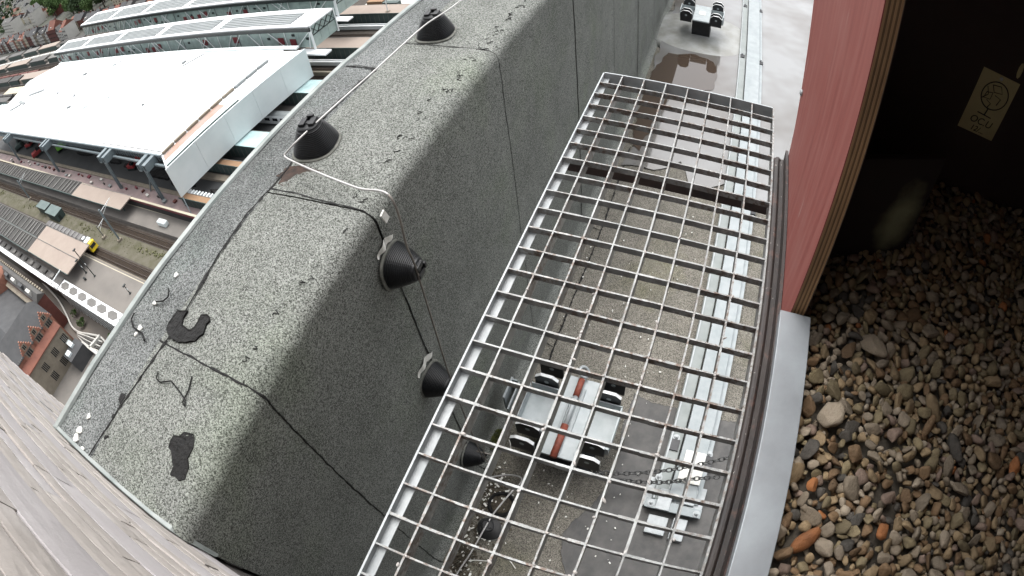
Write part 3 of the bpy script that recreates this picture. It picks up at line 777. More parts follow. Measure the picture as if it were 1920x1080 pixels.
NB = 288
rest = MB()
for i, (x, y, z_, r) in enumerate(peb):
    kind = GR.choices(PK, PWT)[0]
    rot = (GR.uniform(-.9,.9), GR.uniform(-.9,.9), GR.random()*6.28); pk_ = GR.randrange(22); me = PMESH[pk_]
    if i < NB: inst('stone', PMESH3[pk_], gravel_bed, (x, y, z_), rot, (r,r,r), PM[kind])
    else:
        from mathutils import Euler
        M_ = Matrix.Translation((x,y,z_)) @ Euler(rot).to_matrix().to_4x4() @ Matrix.Diagonal((r,r,r,1))
        rest.add([M_ @ v.co for v in me.vertices], [tuple(pp.vertices) for pp in me.polygons], PK.index(kind))
for (x, y, r) in under:
    M_ = Matrix.Translation((x, y, bed_h(x, y) - .013)) @ Euler((GR.uniform(-.9,.9), GR.uniform(-.9,.9), GR.random()*6.28)).to_matrix().to_4x4() @ Matrix.Diagonal((r,r,r,1)); me = PMESH1[GR.randrange(22)]
    rest.add([M_ @ v.co for v in me.vertices], [tuple(pp.vertices) for pp in me.polygons], PK.index(GR.choices(PK, PWT)[0]))
o = rest.build('small_gravel', [PM[k] for k in PK], gravel_bed, smooth=True, recalc=False, kind='stuff')

# ---------------------------------------------------------------- things on the terrace floor
def lug_mesh():
    w, h, t = .060, .130, .014
    m = MB(); poly = [(-w,0),(w,0),(w,h-.028),(w-.030,h),(-w+.030,h),(-w,h-.028)]
    m.prism(poly, -t/2, t/2, 'y'); return m.mesh('lug', MT['dark_steel'])
LUG = lug_mesh()
lug_highlight = MB().add([(-.060,0,.102),(-.030,0,.130),(.030,0,.130),(.060,0,.102),(-.060,.0165,.102),(-.030,.0165,.130),(.030,.0165,.130),(.060,.0165,.102)], [(0,1,5,4),(1,2,6,5),(2,3,7,6)])
LUG_HIGHLIGHT = lug_highlight.mesh('lug_highlight', mat('painted_edge_highlight', (0.72,0.74,0.74), (0.6,0.62,0.62), 20, rough=0.6), recalc=False)  # near-white strip paints the skylight caught along each lug's top
HOLE_DISC = MB().loft([(.012,-.0085),(.012,.0085)], 16, 2).mesh('bush', MT['plate'], smooth=False)  # pale disc stands in for the light seen through the lug's hole
def make_davit(label):
    t = thing('davit_base', label, 'davit base', (0,0,0), group='low galvanised davit bases on the terrace floor')
    MB().box(-.10,.10,-.11,.11,0,.27).build('pedestal', MT['dark_steel'], t, bevel=.004)
    MB().box(-.16,.16,-.16,.16,-.002,.012).build('foot_plate', MT['dark_steel'], t)
    MB().box(-.09,.09,-.22,.22,.27,.286).build('top_plate', MT['plate_lightened'], t, bevel=.002)
    for s in (-1, 1):
        m = MB(); x0, x1 = (s*.092, s*.235) if s > 0 else (s*.235, s*.092)
        m.box(x0, x1, -.115,.115,.235,.243); m.box(x0, x1, -.121,-.115,.235,.30); m.box(x0, x1, .115,.121,.235,.30)
        m.box(s*.235-.004, s*.235+.004, -.10,.10,.243,.325); m.build('tray', MT['plate_lightened'], t)
        for sy in (-1, 1):
            for k in (0, 1):
                lg = inst('lug', LUG, t, (s*.160, sy*(.135 + .078*k) , .245))
                for bx in (lg,):
                    b = inst('bush', HOLE_DISC, bx, (0,0,.078), (math.pi/2,0,0))
                    inst('edge', LUG_HIGHLIGHT, bx, (0,-.0083,.0008))
    return t
dv = make_davit('low galvanised davit base with black lugs and a rusty rod, under the grating')
dv.location = (-.07,-.20,ZF)
MB().tube([(0,.20,.312),(0,.10,.312)], .016, 12).build('rod', MT['rust'], dv, smooth=True)
MB().tube([(0,-.06,.312),(0,-.235,.312)], .018, 12).build('rod', MT['rust'], dv, smooth=True)
MB().box(-.006,.006,-.10,.16,.2862,.297).build('rod_keeper', MT['plate'], dv).location = (.030,0,0)
MB().box(-.006,.006,-.10,.10,.2862,.297).build('rod_keeper', MT['plate'], dv).location = (-.028,0,0)
MB().tube([(0,.10,.312),(0,-.06,.312)], .0125, 12).build('rod_shank', MT['galv'], dv, smooth=True)
MB().ring((0,.236,.325), (.6,.0,.8), .027, .0085, 20, 8).build('eye', MT['galv'], dv, smooth=True)
mb = MB(); mb.box(-.335,-.325,-.02,.10,.20,.33); mb.box(-.325,-.30,.085,.093,.20,.33); mb.box(-.30,-.292,-.06,.10,.20,.30); mb.build('side_bracket', MT['plate'], dv)
dv2 = thing('davit_base', 'low davit base with black lugs standing behind the puddle', 'davit base', (.0,4.46,ZF), group='low galvanised davit bases on the terrace floor')
for ch in list(dv.children):
    if ch.name.split('.')[0] in ('pedestal','foot_plate','top_plate','tray','lug'): copy_tree(ch, dv2)
MB().box(-.035,.035,-.05,.05,.2865,.289).build('white_label', MT['white'], dv2)
MB().loft([(.62,0),(.5,.012),(.3,.03),(.18,.05),(.12,.052)], 40, 2.6).build('felt_collar', mat('pale_wet_felt', (0.33,0.34,0.33), (0.22,0.22,0.20), 5, rough=0.25), smooth=True, label='pale dressed felt collar around the far davit foot', cat='felt collar').location = (.0,4.5,ZF)

rail = thing('floor_rail', 'long galvanised steel rail bolted along the terrace floor', 'rail')
m = MB(); m.box(.440,.512,-.42,9.0,-2.02,-1.985); m.build('side_channel', mat('greenish_galvanised', (0.20,0.225,0.22), (0.26,0.285,0.28), 8, rough=0.6, metal=0.0), rail, bevel=.004)
MB().box(.446,.454,-.42,9.0,-1.985,-1.972).build('lip', MT['galv'], rail)
MB().box(.520,.660,-.40,9.0,-2.01,-1.955).build('top_plate', MT['plate'], rail, bevel=.003)
MB().box(.662,.690,-.40,9.0,-2.02,-1.990).build('flange', MT['plate'], rail)
def bolt_mesh():
    b = MB(); b.loft([(.019,0),(.019,.004)], 20, 2); b.loft([(.0115,.004),(.0115,.013),(.010,.014)], 6, 2); b.loft([(.006,.014),(.006,.022)], 10, 2)
    return b.mesh('bolt', MT['galv'])
BOLT = bolt_mesh()
for yb_ in (5.55, 4.1, 1.83, -.06):
    for xb in (.475, .676):
        z0 = -1.985 if xb < .5 else -1.990
        inst('bolt', BOLT, rail, (xb, yb_ + (0 if xb < .5 else -.05), z0))
        inst('clamp', bpy.data.meshes.get('clamp') or MB().box(-.026,.026,-.032,.032,-.002,.010).mesh('clamp', MT['dark_steel']), rail, (xb, yb_-.045 + (0 if xb < .5 else -.05), z0))
ep = MB(); ep.box(.415,.715,-.475,-.425,-1.985,-1.972); ep.build('end_plate', MT['plate'], rail, bevel=.002)
MB().box(.405,.715,-.46,-.30,-2.03,-2.0).build('base_plate', MT['galv'], rail)
for (x0,x1,y0,y1,z0,z1) in ((.455,.56,-.60,-.50,-2.03,-2.0),(.585,.66,-.61,-.49,-2.03,-1.995),(.47,.545,-.475,-.36,-1.99,-1.965),(.60,.665,-.42,-.33,-1.985,-1.960)):
    MB().box(x0,x1,y0,y1,z0,z1).build('packing_block', MT['galv'], rail, bevel=.003)
for xb, yb_ in ((.445,-.45),(.69,-.455),(.445,-.30)): inst('bolt', BOLT, rail, (xb, yb_, -1.972 if yb_ < -.4 else -1.985))
MB().box(.545,.655,-.20,-.13,-1.9549,-1.945).box(.54,.66,-.31,-.225,-1.9549,-1.94).build('white_tape', MT['white'], rail)

LINK = MB().ring((0,0,0), (0,0,1), 0.0105, .0036, 16, 6, sx=1.6, xdir=(1,0,0)).mesh('link', MT['dark_steel'], smooth=True)
MT['chain'] = mat('chain_steel', (0.045,0.046,0.046), (0.09,0.092,0.09), 60, rough=0.25, metal=0.3)
def chain(pts, label):
    t = thing('chain', label, 'chain', group='chains hooked to the davit base')
    path = smooth_path(pts, 24); acc = 0; last = path[0]; k = 0; step = .0225
    for p in path[1:]:
        acc += (p-last).length
        if acc >= step:
            d = (p-last).normalized(); acc = 0
            q = d.to_track_quat('X', 'Z') @ Matrix.Rotation(math.pi/2*(k%2)+.75, 4, 'X').to_quaternion()
            o = inst('link', LINK, t, p, q.to_euler(), mat=MT['chain']); k += 1
        last = p
chain([(.08,-.405,-1.79),(.16,-.402,-1.845),(.30,-.36,-1.865),(.467,-.30,-1.865),(.62,-.235,-1.85),(.80,-.15,-1.83)], 'upper strand of chain running from the davit lug across the floor rail')
chain([(.10,-.41,-1.80),(.18,-.42,-1.86),(.32,-.39,-1.89),(.47,-.355,-1.895),(.60,-.31,-1.88),(.735,-.27,-1.87)], 'lower strand of chain that ends short of the ledge')

blob('floor_patch', [(.186,.16),(.30,.13),(.415,.135),(.60,.12),(.95,.15),(.95,-1.40),(.25,-1.40),(.19,-1.0),(.15,-.90),(.10,-.82),(.07,-.72),(.10,-.63),(.155,-.54),(.20,-.40),(.205,-.27),(.175,-.05)], ZF+.004, .004, MT['floor_patch'], 'smooth dark bitumen patch on the terrace floor by the rail end', 'floor patch', seed=9, amp=.01)
ribbon([(-.336,2.2,ZF+.008),(-.334,1.8,ZF+.008),(-.326,1.41,ZF+.008),(-.328,1.01,ZF+.008),(-.338,.617,ZF+.008),(-.335,.244,ZF+.008),(-.33,.1,ZF+.008)], .004, .016, 'floor_seam', MT['bitumen'], roof_floor, seed=51)
for y in (.36, 1.314): ribbon([(XW+.05, y, ZF+.007),(-.40,y-.03,ZF+.007),(-.335,y-.05,ZF+.007)], .004, .012, 'floor_seam', MT['bitumen'], roof_floor, seed=int(y*10)+60)
# standing water; pale base colour paints in part of the sky's reflection
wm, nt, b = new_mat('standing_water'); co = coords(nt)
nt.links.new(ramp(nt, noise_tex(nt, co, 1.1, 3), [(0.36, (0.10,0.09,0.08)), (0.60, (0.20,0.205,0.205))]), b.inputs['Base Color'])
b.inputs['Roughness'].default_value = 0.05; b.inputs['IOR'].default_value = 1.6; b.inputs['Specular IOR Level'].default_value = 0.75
wp = [(-.33,1.95),(-.30,2.25),(-.36,2.7),(-.33,3.0),(-.37,3.4),(-.40,3.9),(-.36,4.6),(-.42,5.6),(-.38,9.5),(4.0,9.5),(4.0,2.2),(2.0,1.9),(1.2,1.75),(.9,1.9),(.7,1.85),(.45,2.0),(.2,1.85),(.05,2.15),(-.12,2.0)]
dense = []
for i in range(len(wp)):
    a, c = Vector(wp[i]), Vector(wp[(i+1) % len(wp)]); k = max(1, int((c-a).length/.05))
    for t in range(k):
        p = a.lerp(c, t/k); dense.append((p.x + .05*mnoise.noise((p.x*5,p.y*5,3)), p.y + .07*mnoise.noise((p.x*5,p.y*5,8))))
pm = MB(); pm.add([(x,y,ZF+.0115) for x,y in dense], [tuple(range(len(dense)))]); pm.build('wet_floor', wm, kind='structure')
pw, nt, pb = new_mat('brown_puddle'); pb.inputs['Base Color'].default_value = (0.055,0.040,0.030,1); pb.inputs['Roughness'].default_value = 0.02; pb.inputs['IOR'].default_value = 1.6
pp_ = [(-.37,2.6),(-.33,2.2),(-.26,2.15),(-.22,2.7),(-.1,3.15),(.1,3.22),(.22,3.3),(.24,3.6),(.20,3.85),(.0,3.95),(-.28,3.85),(-.38,3.4)]
dense = []
for i in range(len(pp_)):
    a, c = Vector(pp_[i]), Vector(pp_[(i+1) % len(pp_)]); k = max(1, int((c-a).length/.04))
    for t in range(k):
        p = a.lerp(c, t/k); dense.append((p.x + .03*mnoise.noise((p.x*8,p.y*8,3)), p.y + .04*mnoise.noise((p.x*8,p.y*8,8))))
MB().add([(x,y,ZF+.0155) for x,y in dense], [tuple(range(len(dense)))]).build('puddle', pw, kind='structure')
# litter, moss and a drain in the corner of the floor
DR = random.Random(8); chips = MB(); pale = MB()
for k in range(1000):
    t = DR.random()
    if k < 780: x, y = XW + .06 + abs(DR.gauss(0,.07)) + (.05 if DR.random() < .3 else 0), DR.choice((DR.uniform(-1.4,-.45), DR.gauss(-1.02,.12), DR.gauss(-.62,.05)))
    else: x, y = DR.uniform(-.35, .35), DR.uniform(-1.4, 1.6)
    s = DR.uniform(.003, .011)
    tgt = pale if (k % 4 == 0 or k >= 780 and k % 3) else chips
    R_ = Matrix.Rotation(DR.random()*6.3, 3, 'Z') @ Matrix.Rotation(DR.uniform(-.5,.5), 3, 'X')
    tgt.obox((x, y, ZF+.010+s*.2), (s*DR.uniform(1,2.2)*(0.6 if k >= 780 else 1), s*(0.6 if k >= 780 else 1), s*.5), R_)
chips.build('dirt_chips', MT['debris'], kind='stuff', label='dark litter and dirt chips gathered along the foot of the parapet', cat='litter')
pale.build('pale_chips', MT['white'], kind='stuff', label='pale chips and shell bits scattered over the terrace floor', cat='litter')
for i, (x, y, r_, lab) in enumerate(((-.43,-.33,.05,'yellow-green moss tuft at the foot of the parapet under the grating'),(-.36,-1.02,.07,'brownish moss clump in the floor corner near the stone wall'))):
    mb = MB(); rr_ = random.Random(70+i)
    for k in range(220):
        a, q = rr_.random()*6.28, rr_.random()**.5*r_; h = .010 + .018*rr_.random()*(1-q/r_)
        mb.obox((x + q*math.cos(a)*.7, y + q*math.sin(a)*1.3, ZF + .012 + h*.5), (.004,.007,h), Matrix.Rotation(rr_.random()*6, 3, 'Z') @ Matrix.Rotation(rr_.uniform(-.8,.8), 3, 'X'))
    mb.build('moss_tuft', MT['moss'] if i == 0 else MT['debris'], label=lab, cat='moss')
dr = thing('floor_drain', 'dark round floor drain clogged with litter beside the floor support', 'drain', (-.275,-.665,ZF+.006))
MB().ring((0,0,.006), (0,0,1), .062, .010, 28, 8).build('rim', MT['bitumen'], dr, smooth=True)
MB().loft([(.058,.001),(.04,.006),(.01,.009)], 24, 2).build('clogged_strainer', MT['debris'], dr, smooth=True)
for k, (p0, p1) in enumerate((((-.34,-1.03),(-.22,-.98)), ((-.30,-1.12),(-.26,-1.20)), ((-.15,-.93),(-.08,-.97)), ((-.37,-.31),(-.34,-.36)))):
    MB().tube([(p0[0],p0[1],ZF+.014),((p0[0]+p1[0])/2,(p0[1]+p1[1])/2+.006,ZF+.020),(p1[0],p1[1],ZF+.014)], .0022, 5).build('twig', MT['white'] if k != 1 else MT['wire_dark'], label=['long pale twig lying across the moss clump','short dull twig beside the moss clump','pale bent twig on the floor below the drain','small pale twig beside the green moss tuft'][k], cat='twig')
# ================================================================ the town far below
ZT = CAM.z - 80.0            # rail level
def hz(h): return ZT + h
MATK[0] = 0.46
ORD = ['first','second','third','fourth','fifth','sixth','seventh','eighth','ninth','tenth','eleventh','twelfth','thirteenth','fourteenth','fifteenth','sixteenth','seventeenth','eighteenth','nineteenth'] + [t + u for t in ('twenty','thirty','forty') for u in ('','-first','-second','-third','-fourth','-fifth','-sixth','-seventh','-eighth','-ninth')]
ORD = [{'twenty':'twentieth','thirty':'thirtieth','forty':'fortieth'}.get(w, w) for w in ORD]
MT['ground'] = mat('town_ground', (0.16,0.155,0.145), (0.11,0.12,0.085), 0.03, rough=0.95)
MT['asphalt'] = mat('asphalt', (0.085,0.085,0.085), (0.12,0.118,0.112), 0.25, rough=0.95)
MT['ballast'] = mat('ballast', (0.10,0.082,0.066), (0.155,0.135,0.115), 0.8, rough=0.95, detail=8)
MT['weeds'] = mat('weedy_ballast', (0.15,0.145,0.08), (0.24,0.22,0.165), 0.35, rough=0.95, detail=8)
MT['paving'] = mat('platform_paving', (0.36,0.33,0.295), (0.28,0.26,0.235), 0.12, rough=0.9, detail=6)
MT['slab'] = mat('construction_slab', (0.13,0.135,0.135), (0.085,0.09,0.09), 0.08, rough=0.8, detail=7)
MT['railsteel'] = mat('rail_steel', (0.20,0.15,0.12), (0.28,0.24,0.21), 1.0, rough=0.5, metal=0.4)
MT['sleeper'] = mat('sleeper', (0.16,0.115,0.08), (0.11,0.08,0.06), 1.0, rough=0.95)
MT['beige'] = mat('beige_roofing', (0.60,0.50,0.42), (0.54,0.44,0.37), 0.25, rough=0.85)
MT['orange_roof'] = mat('orange_roofing', (0.58,0.36,0.20), (0.50,0.30,0.17), 0.25, rough=0.85)
MT['dark_roof'] = mat('dark_ribbed_roofing', (0.13,0.125,0.115), (0.085,0.082,0.078), 0.5, rough=0.9)
MT['rib'] = mat('pale_rib', (0.34,0.33,0.31), (0.26,0.25,0.235), 0.5, rough=0.9)
MATK[0] = 1.0; MT['whiteroof'] = mat('white_membrane', (0.82,0.83,0.83), (0.76,0.78,0.79), 0.05, rough=0.7)
MT['whitepanel'] = mat('white_panel', (0.66,0.71,0.71), (0.58,0.64,0.64), 0.10, rough=0.45)
MT['whitesteel'] = mat('white_steel', (0.74,0.77,0.77), (0.66,0.70,0.70), 0.3, rough=0.5)
MATK[0] = 0.48; MT['bluesteel'] = mat('blue_grey_steel', (0.25,0.32,0.35), (0.34,0.41,0.43), 0.6, rough=0.5)
MT['greensteel'] = mat('green_steel', (0.07,0.12,0.11), (0.10,0.15,0.14), 0.6, rough=0.6)
MT['darksteel2'] = mat('dark_green_band', (0.02,0.032,0.032), (0.03,0.042,0.04), 0.3, rough=0.5)
MT['redpanel'] = mat('red_panel', (0.33,0.05,0.06), (0.27,0.045,0.055), 0.3, rough=0.5)
MT['redtrim'] = mat('dark_red_hoarding', (0.27,0.03,0.05), (0.36,0.10,0.12), 0.3, rough=0.7)
MT['pinkish'] = mat('pink_insulation', (0.72,0.44,0.33), (0.66,0.56,0.50), 0.25, rough=0.8)
MT['louvre'] = mat('grey_louvre', (0.36,0.40,0.40), (0.46,0.50,0.50), 0.2, rough=0.5)
MT['brick'] = mat('orange_brick', (0.60,0.28,0.19), (0.45,0.20,0.135), 0.5, rough=0.9, detail=7)
MT['brick2'] = mat('red_brick', (0.26,0.09,0.07), (0.19,0.07,0.055), 0.5, rough=0.9, detail=7)
MT['stonetrim'] = mat('buff_stone', (0.46,0.40,0.31), (0.36,0.31,0.24), 0.6, rough=0.9)
MT['slate'] = mat('slate_roof', (0.075,0.078,0.082), (0.11,0.112,0.115), 0.4, rough=0.7)
MT['slate2'] = mat('weathered_slate', (0.14,0.135,0.13), (0.19,0.185,0.175), 0.4, rough=0.8)
MT['redtile'] = mat('red_tile_roof', (0.42,0.165,0.11), (0.30,0.12,0.085), 0.4, rough=0.85)
MATK[0] = 0.72; MT['cream'] = mat('cream_render', (0.60,0.55,0.42), (0.52,0.47,0.36), 0.2, rough=0.9)
MT['palewall'] = mat('pale_render', (0.68,0.67,0.62), (0.60,0.59,0.55), 0.2, rough=0.9)
MATK[0] = 0.48; MT['darkglass'] = mat('dark_window', (0.020,0.024,0.028), (0.03,0.034,0.04), 0.5, rough=0.15)
MT['olive'] = mat('olive_plinth', (0.16,0.15,0.09), (0.12,0.115,0.075), 0.3, rough=0.9)
MATK[0] = 1.0; MT['yellow'] = mat('yellow_front', (0.75,0.55,0.02), (0.68,0.48,0.02), 1.0, rough=0.4)
MT['lime'] = mat('lime_green_paint', (0.16,0.42,0.05), (0.11,0.32,0.04), 0.7, rough=0.45)
MT['macred'] = mat('machine_red', (0.30,0.03,0.03), (0.22,0.025,0.025), 0.7, rough=0.5)
MATK[0] = 0.75; MT['tarp'] = mat('black_spoil', (0.02,0.02,0.02), (0.035,0.034,0.033), 0.5, rough=0.9)
MATK[0] = 1.0; MT['leaf'] = mat('tree_leaves', (0.045,0.085,0.022), (0.085,0.15,0.042), 0.12, rough=0.8)
MT['leaf2'] = mat('dark_tree_leaves', (0.022,0.045,0.016), (0.045,0.08,0.025), 0.12, rough=0.8)
MATK[0] = 0.7; MT['trunk'] = mat('bark', (0.08,0.06,0.045), None, 1.0, rough=0.95)
def glass_mat(name, colr, alpha):
    m, nt, b = new_mat(name)
    b.inputs['Base Color'].default_value = (*colr, 1); b.inputs['Roughness'].default_value = 0.12
    co = coords(nt); n = noise_tex(nt, co, 0.22, 4)
    nt.links.new(ramp(nt, n, [(0.35, tuple(c*0.8 for c in colr)), (0.65, tuple(min(1, c*1.15) for c in colr))]), b.inputs['Base Color'])
    b.inputs['Alpha'].default_value = alpha
    return m
MT['glass'] = glass_mat('greenish_glazing', (0.42,0.52,0.49), 0.72)
MT['roofglass'] = glass_mat('pale_blue_roof_glass', (0.52,0.70,0.70), 0.9)

g = MB(); S = 6000
g.add([(-S,-S,hz(-5.6)),(S,-S,hz(-5.6)),(S,S,hz(-5.6)),(-S,S,hz(-5.6))], [(0,1,2,3)]); g.build('ground', MT['ground'], kind='structure')
MB().box(-900,-20,16.8,176,hz(-5.5),hz(-.45)).build('railway_embankment', MT['ballast'], kind='structure')
g = MB(); g.add([(-700,-40,hz(-5.55)),(-20,-40,hz(-5.55)),(-20,16.6,hz(-5.55)),(-700,16.6,hz(-5.55))], [(0,1,2,3)]); g.build('street', mat('street_paving', (0.20,0.175,0.15), (0.15,0.135,0.12), 0.12, rough=0.95), kind='structure')
g = MB(); g.add([(-1000,176,hz(-5.5)),(-20,176,hz(-5.5)),(-20,190,hz(-5.5)),(-1000,190,hz(-5.5))], [(0,1,2,3)]); g.build('road', MT['asphalt'], kind='structure')

MT['weed_leaf'] = mat('weed_leaves', (0.12,0.13,0.05), (0.17,0.165,0.085), 0.3, rough=0.9)
# tracks
TX0, TX1 = -420.0, -40.0
def track(y, label, x0=TX0, x1=TX1, near=True):
    t = thing('railway_track', label, 'track', (0, y, hz(0)), group='railway tracks running beside the platforms')
    for s in (-.75, .75): MB().box(x0, x1, s-.04, s+.04, -.18, 0).build('rail', MT['railsteel'], t)
    m = MB()
    k = x0
    while k < x1: m.box(k-.12, k+.12, -1.3, 1.3, -.32, -.19); k += .62
    m.build('sleepers', MT['sleeper'], t, kind='stuff')
track(32.5, 'railway track in front of the yellow-nosed train')
track(41.8, 'railway track beside the weedy strip')
for y, lb in ((75.2,'railway track nearest the hall in the open gap'), (88.6,'railway track carrying the white train'), (110.8,'railway track between the second glass canopy and the first glazed hall'), (115.9,'railway track just before the first beige canopy'), (133.0,'railway track before the far beige canopy'), (138.0,'outermost railway track in the gap')):
    track(y, lb, -900, -50)
g = MB(); g.add([(-420,34.3,hz(-.40)),(-40,34.3,hz(-.40)),(-40,40.2,hz(-.40)),(-420,40.2,hz(-.40))], [(0,1,2,3)]); g.build('weedy_strip', MT['weeds'], kind='structure')
CR = random.Random(77); m = MB()
for k in range(700):
    x, y = CR.uniform(-260,-95), CR.gauss(38.2,.9); s = CR.uniform(.08,.28)*(1.6 if mnoise.noise((x*.08, y*.2, 0)) > .1 else .6)
    m.obox((x, y, hz(-.35)+s*.3), (s*1.3, s, s*.8), Matrix.Rotation(CR.random()*6, 3, 'Z') @ Matrix.Rotation(CR.uniform(-.7,.7), 3, 'X'))
m.build('weeds', MT['weed_leaf'], kind='stuff', label='low weeds growing between the two tracks', cat='weeds')

# platforms
def platform(name, label, x0, x1, y0, y1, h=1.0, line=True, mm='paving'):
    t = thing(name, label, 'platform', (0,0,hz(0)))
    MB().box(x0, x1, y0, y1, -.4, h).build('deck', MT[mm], t)
    if line:
        m = MB(); m.box(x0, x1, y1-.9, y1-.65, h+.004, h+.012); m.build('safety_line', MT['cream'], t)
    MB().box(x0, x1, y1-.25, y1+.06, h-.1, h+.05).build('coping', MT['stonetrim'], t)
    return t
platform('platform', 'paved platform with safety line in front of the yellow-nosed train', -420, -40, 20.2, 30.2)
platform('platform', 'narrow platform under the single beige canopy', -420, -40, 44.0, 50.2, mm='paving')

def canopy(name, label, x0, x1, y0, y1, h, mm, th=.35, posts=True, ridge=False, pm='greensteel'):
    t = thing(name, label, 'canopy', (0,0,hz(0)))
    MB().box(x0, x1, y0, y1, h-th, h).build('roof', MT[mm], t)
    MB().box(x0-.15, x1+.15, y0-.15, y0, h-th-.15, h+.08).build('gutter', MT['greensteel'], t)
    MB().box(x0-.15, x1+.15, y1, y1+.15, h-th-.15, h+.08).build('gutter', MT['rib'], t)
    if ridge: MB().box(x0, x1, (y0+y1)/2-.09, (y0+y1)/2+.09, h, h+.14).build('ridge_cap', MT['rib'], t)
    if posts:
        k = x0 + 2
        while k < x1:
            MB().box(k-.15, k+.15, (y0+y1)/2-.15, (y0+y1)/2+.15, .9, h-th).build('post', MT[pm], t)
            MB().bar((k, (y0+y1)/2, h-2), (k, y1-.5, h-th), .15, .15).build('brace', MT[pm], t)
            k += 10
    return t
c1 = canopy('platform_canopy', 'large beige double canopy roof beside the yellow-nosed train', -175.5, -141.2, 20.7, 31.0, 5.0, 'beige', ridge=True)
c2 = canopy('platform_canopy', 'long narrow beige canopy roof between the tracks and the hall', -176, -139.6, 44.4, 49.6, 5.0, 'beige')
def ribbed(name, label, x0, x1, y0, y1, h, n, seed):
    t = thing(name, label, 'canopy', (0,0,hz(0))); r = random.Random(seed)
    MB().box(x0, x1, y0, y1, h-.4, h).build('roof', MT['dark_roof'], t)
    k = x0 + 1.5
    while k < x1 - 1:
        w = r.uniform(.35,.8)
        MB().box(k, k+w, y0+.3, y1-.3, h, h+.35).build('roof_rib', MT['rib'], t); k += r.choice((2.2,2.6,3.2,5.0)) + r.random()
    MB().box(x0, x1, y0-.2, y0, h-.5, h+.2).build('gutter', MT['greensteel'], t)
    MB().box(x0, x1, y1, y1+.2, h-.5, h+.2).build('gutter', MT['rib'], t)
    k = x0+3
    while k < x1: MB().box(k-.15,k+.15,(y0+y1)/2-.15,(y0+y1)/2+.15,.9,h-.4).build('post', MT['greensteel'], t); k += 12
    return t
ribbed('ribbed_canopy', 'old dark ribbed canopy behind the narrow beige canopy', -400, -176.3, 44.6, 50.0, 4.9, 30, 1)
ribbed('ribbed_canopy', 'old dark ribbed canopy behind the large beige canopy, lower half', -400, -175.9, 20.6, 25.7, 4.9, 30, 2)
ribbed('ribbed_canopy', 'old dark ribbed canopy behind the large beige canopy, upper half', -400, -175.9, 26.1, 31.2, 4.9, 30, 3)

# yellow-nosed train
tr = thing('train', 'grey railcar with a yellow front standing at the platform', 'train', (-143.6, 32.6, hz(0)))
body = MB(); body.prism([(-1.42,.9),(1.42,.9),(1.45,2.6),(1.25,3.6),(.7,4.0),(-.7,4.0),(-1.25,3.6),(-1.45,2.6)], -36, -1.2, 'x'); body.build('body', mat('train_grey', (0.16,0.15,0.15), (0.12,0.115,0.11), 0.6, rough=0.6), tr)
ns = MB(); ns.add([(-1.2,-1.42,.9),(-1.2,1.42,.9),(-1.2,1.3,3.5),(-1.2,.7,3.95),(-1.2,-.7,3.95),(-1.2,-1.3,3.5),(0,-1.3,.9),(0,1.3,.9),(-.5,1.15,3.2),(-.6,.6,3.6),(-.6,-.6,3.6),(-.5,-1.15,3.2)], [(6,7,8,9,10,11),(0,6,11,5),(1,2,8,7),(5,11,10,4),(2,3,9,8),(3,4,10,9),(0,1,7,6)])
ns.build('nose', MT['yellow'], tr)
MB().add([(-.06,-1.0,2.0),(-.06,1.0,2.0),(-.33,.95,3.0),(-.33,-.95,3.0)], [(0,1,2,3)]).box(-.07,-.05,-1.0,1.0,1.98,2.0).build('windscreen', MT['darkglass'], tr)
MB().box(-3.5,-1.3,-1.0,1.0,4.0,4.12).build('cab_roof', MT['whitepanel'], tr)
MB().box(-5.3,-4.2,-.6,.5,4.0,4.45).build('roof_unit', MT['whiteroof'], tr)
for k in range(9): MB().box(-8.0-3.1*k, -6.6-3.1*k, -.95, .95, 4.0, 4.14).build('roof_panel', mat('roof_panel_grey', (0.24,0.235,0.225), (0.19,0.185,0.18), 0.7, rough=0.8) if k == 0 else bpy.data.materials['roof_panel_grey'], tr)
for k in range(4): MB().obox((-3.5-9*k,0,.45),(2.6,2.2,.8)).build('bogie', MT['darksteel2'], tr)
# white train in the gap
tr2 = thing('train', 'white train with dark windows and red doors seen between the canopies', 'train', (-135, 88.6, hz(0)))
MB().prism([(-1.42,.9),(1.42,.9),(1.45,2.6),(1.3,3.5),(.7,3.9),(-.7,3.9),(-1.3,3.5),(-1.45,2.6)], 0, 85, 'x').build('body', MT['whitesteel'], tr2)
MB().prism([(-1.25,3.62),(1.25,3.62),(.66,3.96),(-.66,3.96)], 0, 85, 'x').build('roof', MT['louvre'], tr2)
for k in range(26):
    if k % 6 == 4: MB().box(3.2*k+.4, 3.2*k+1.8, -1.48,-1.40,1.2,3.1).build('door', MT['redpanel'], tr2)
    else: MB().box(3.2*k+.4, 3.2*k+2.4, -1.48,-1.40,2.0,2.95).build('window', MT['darkglass'], tr2)

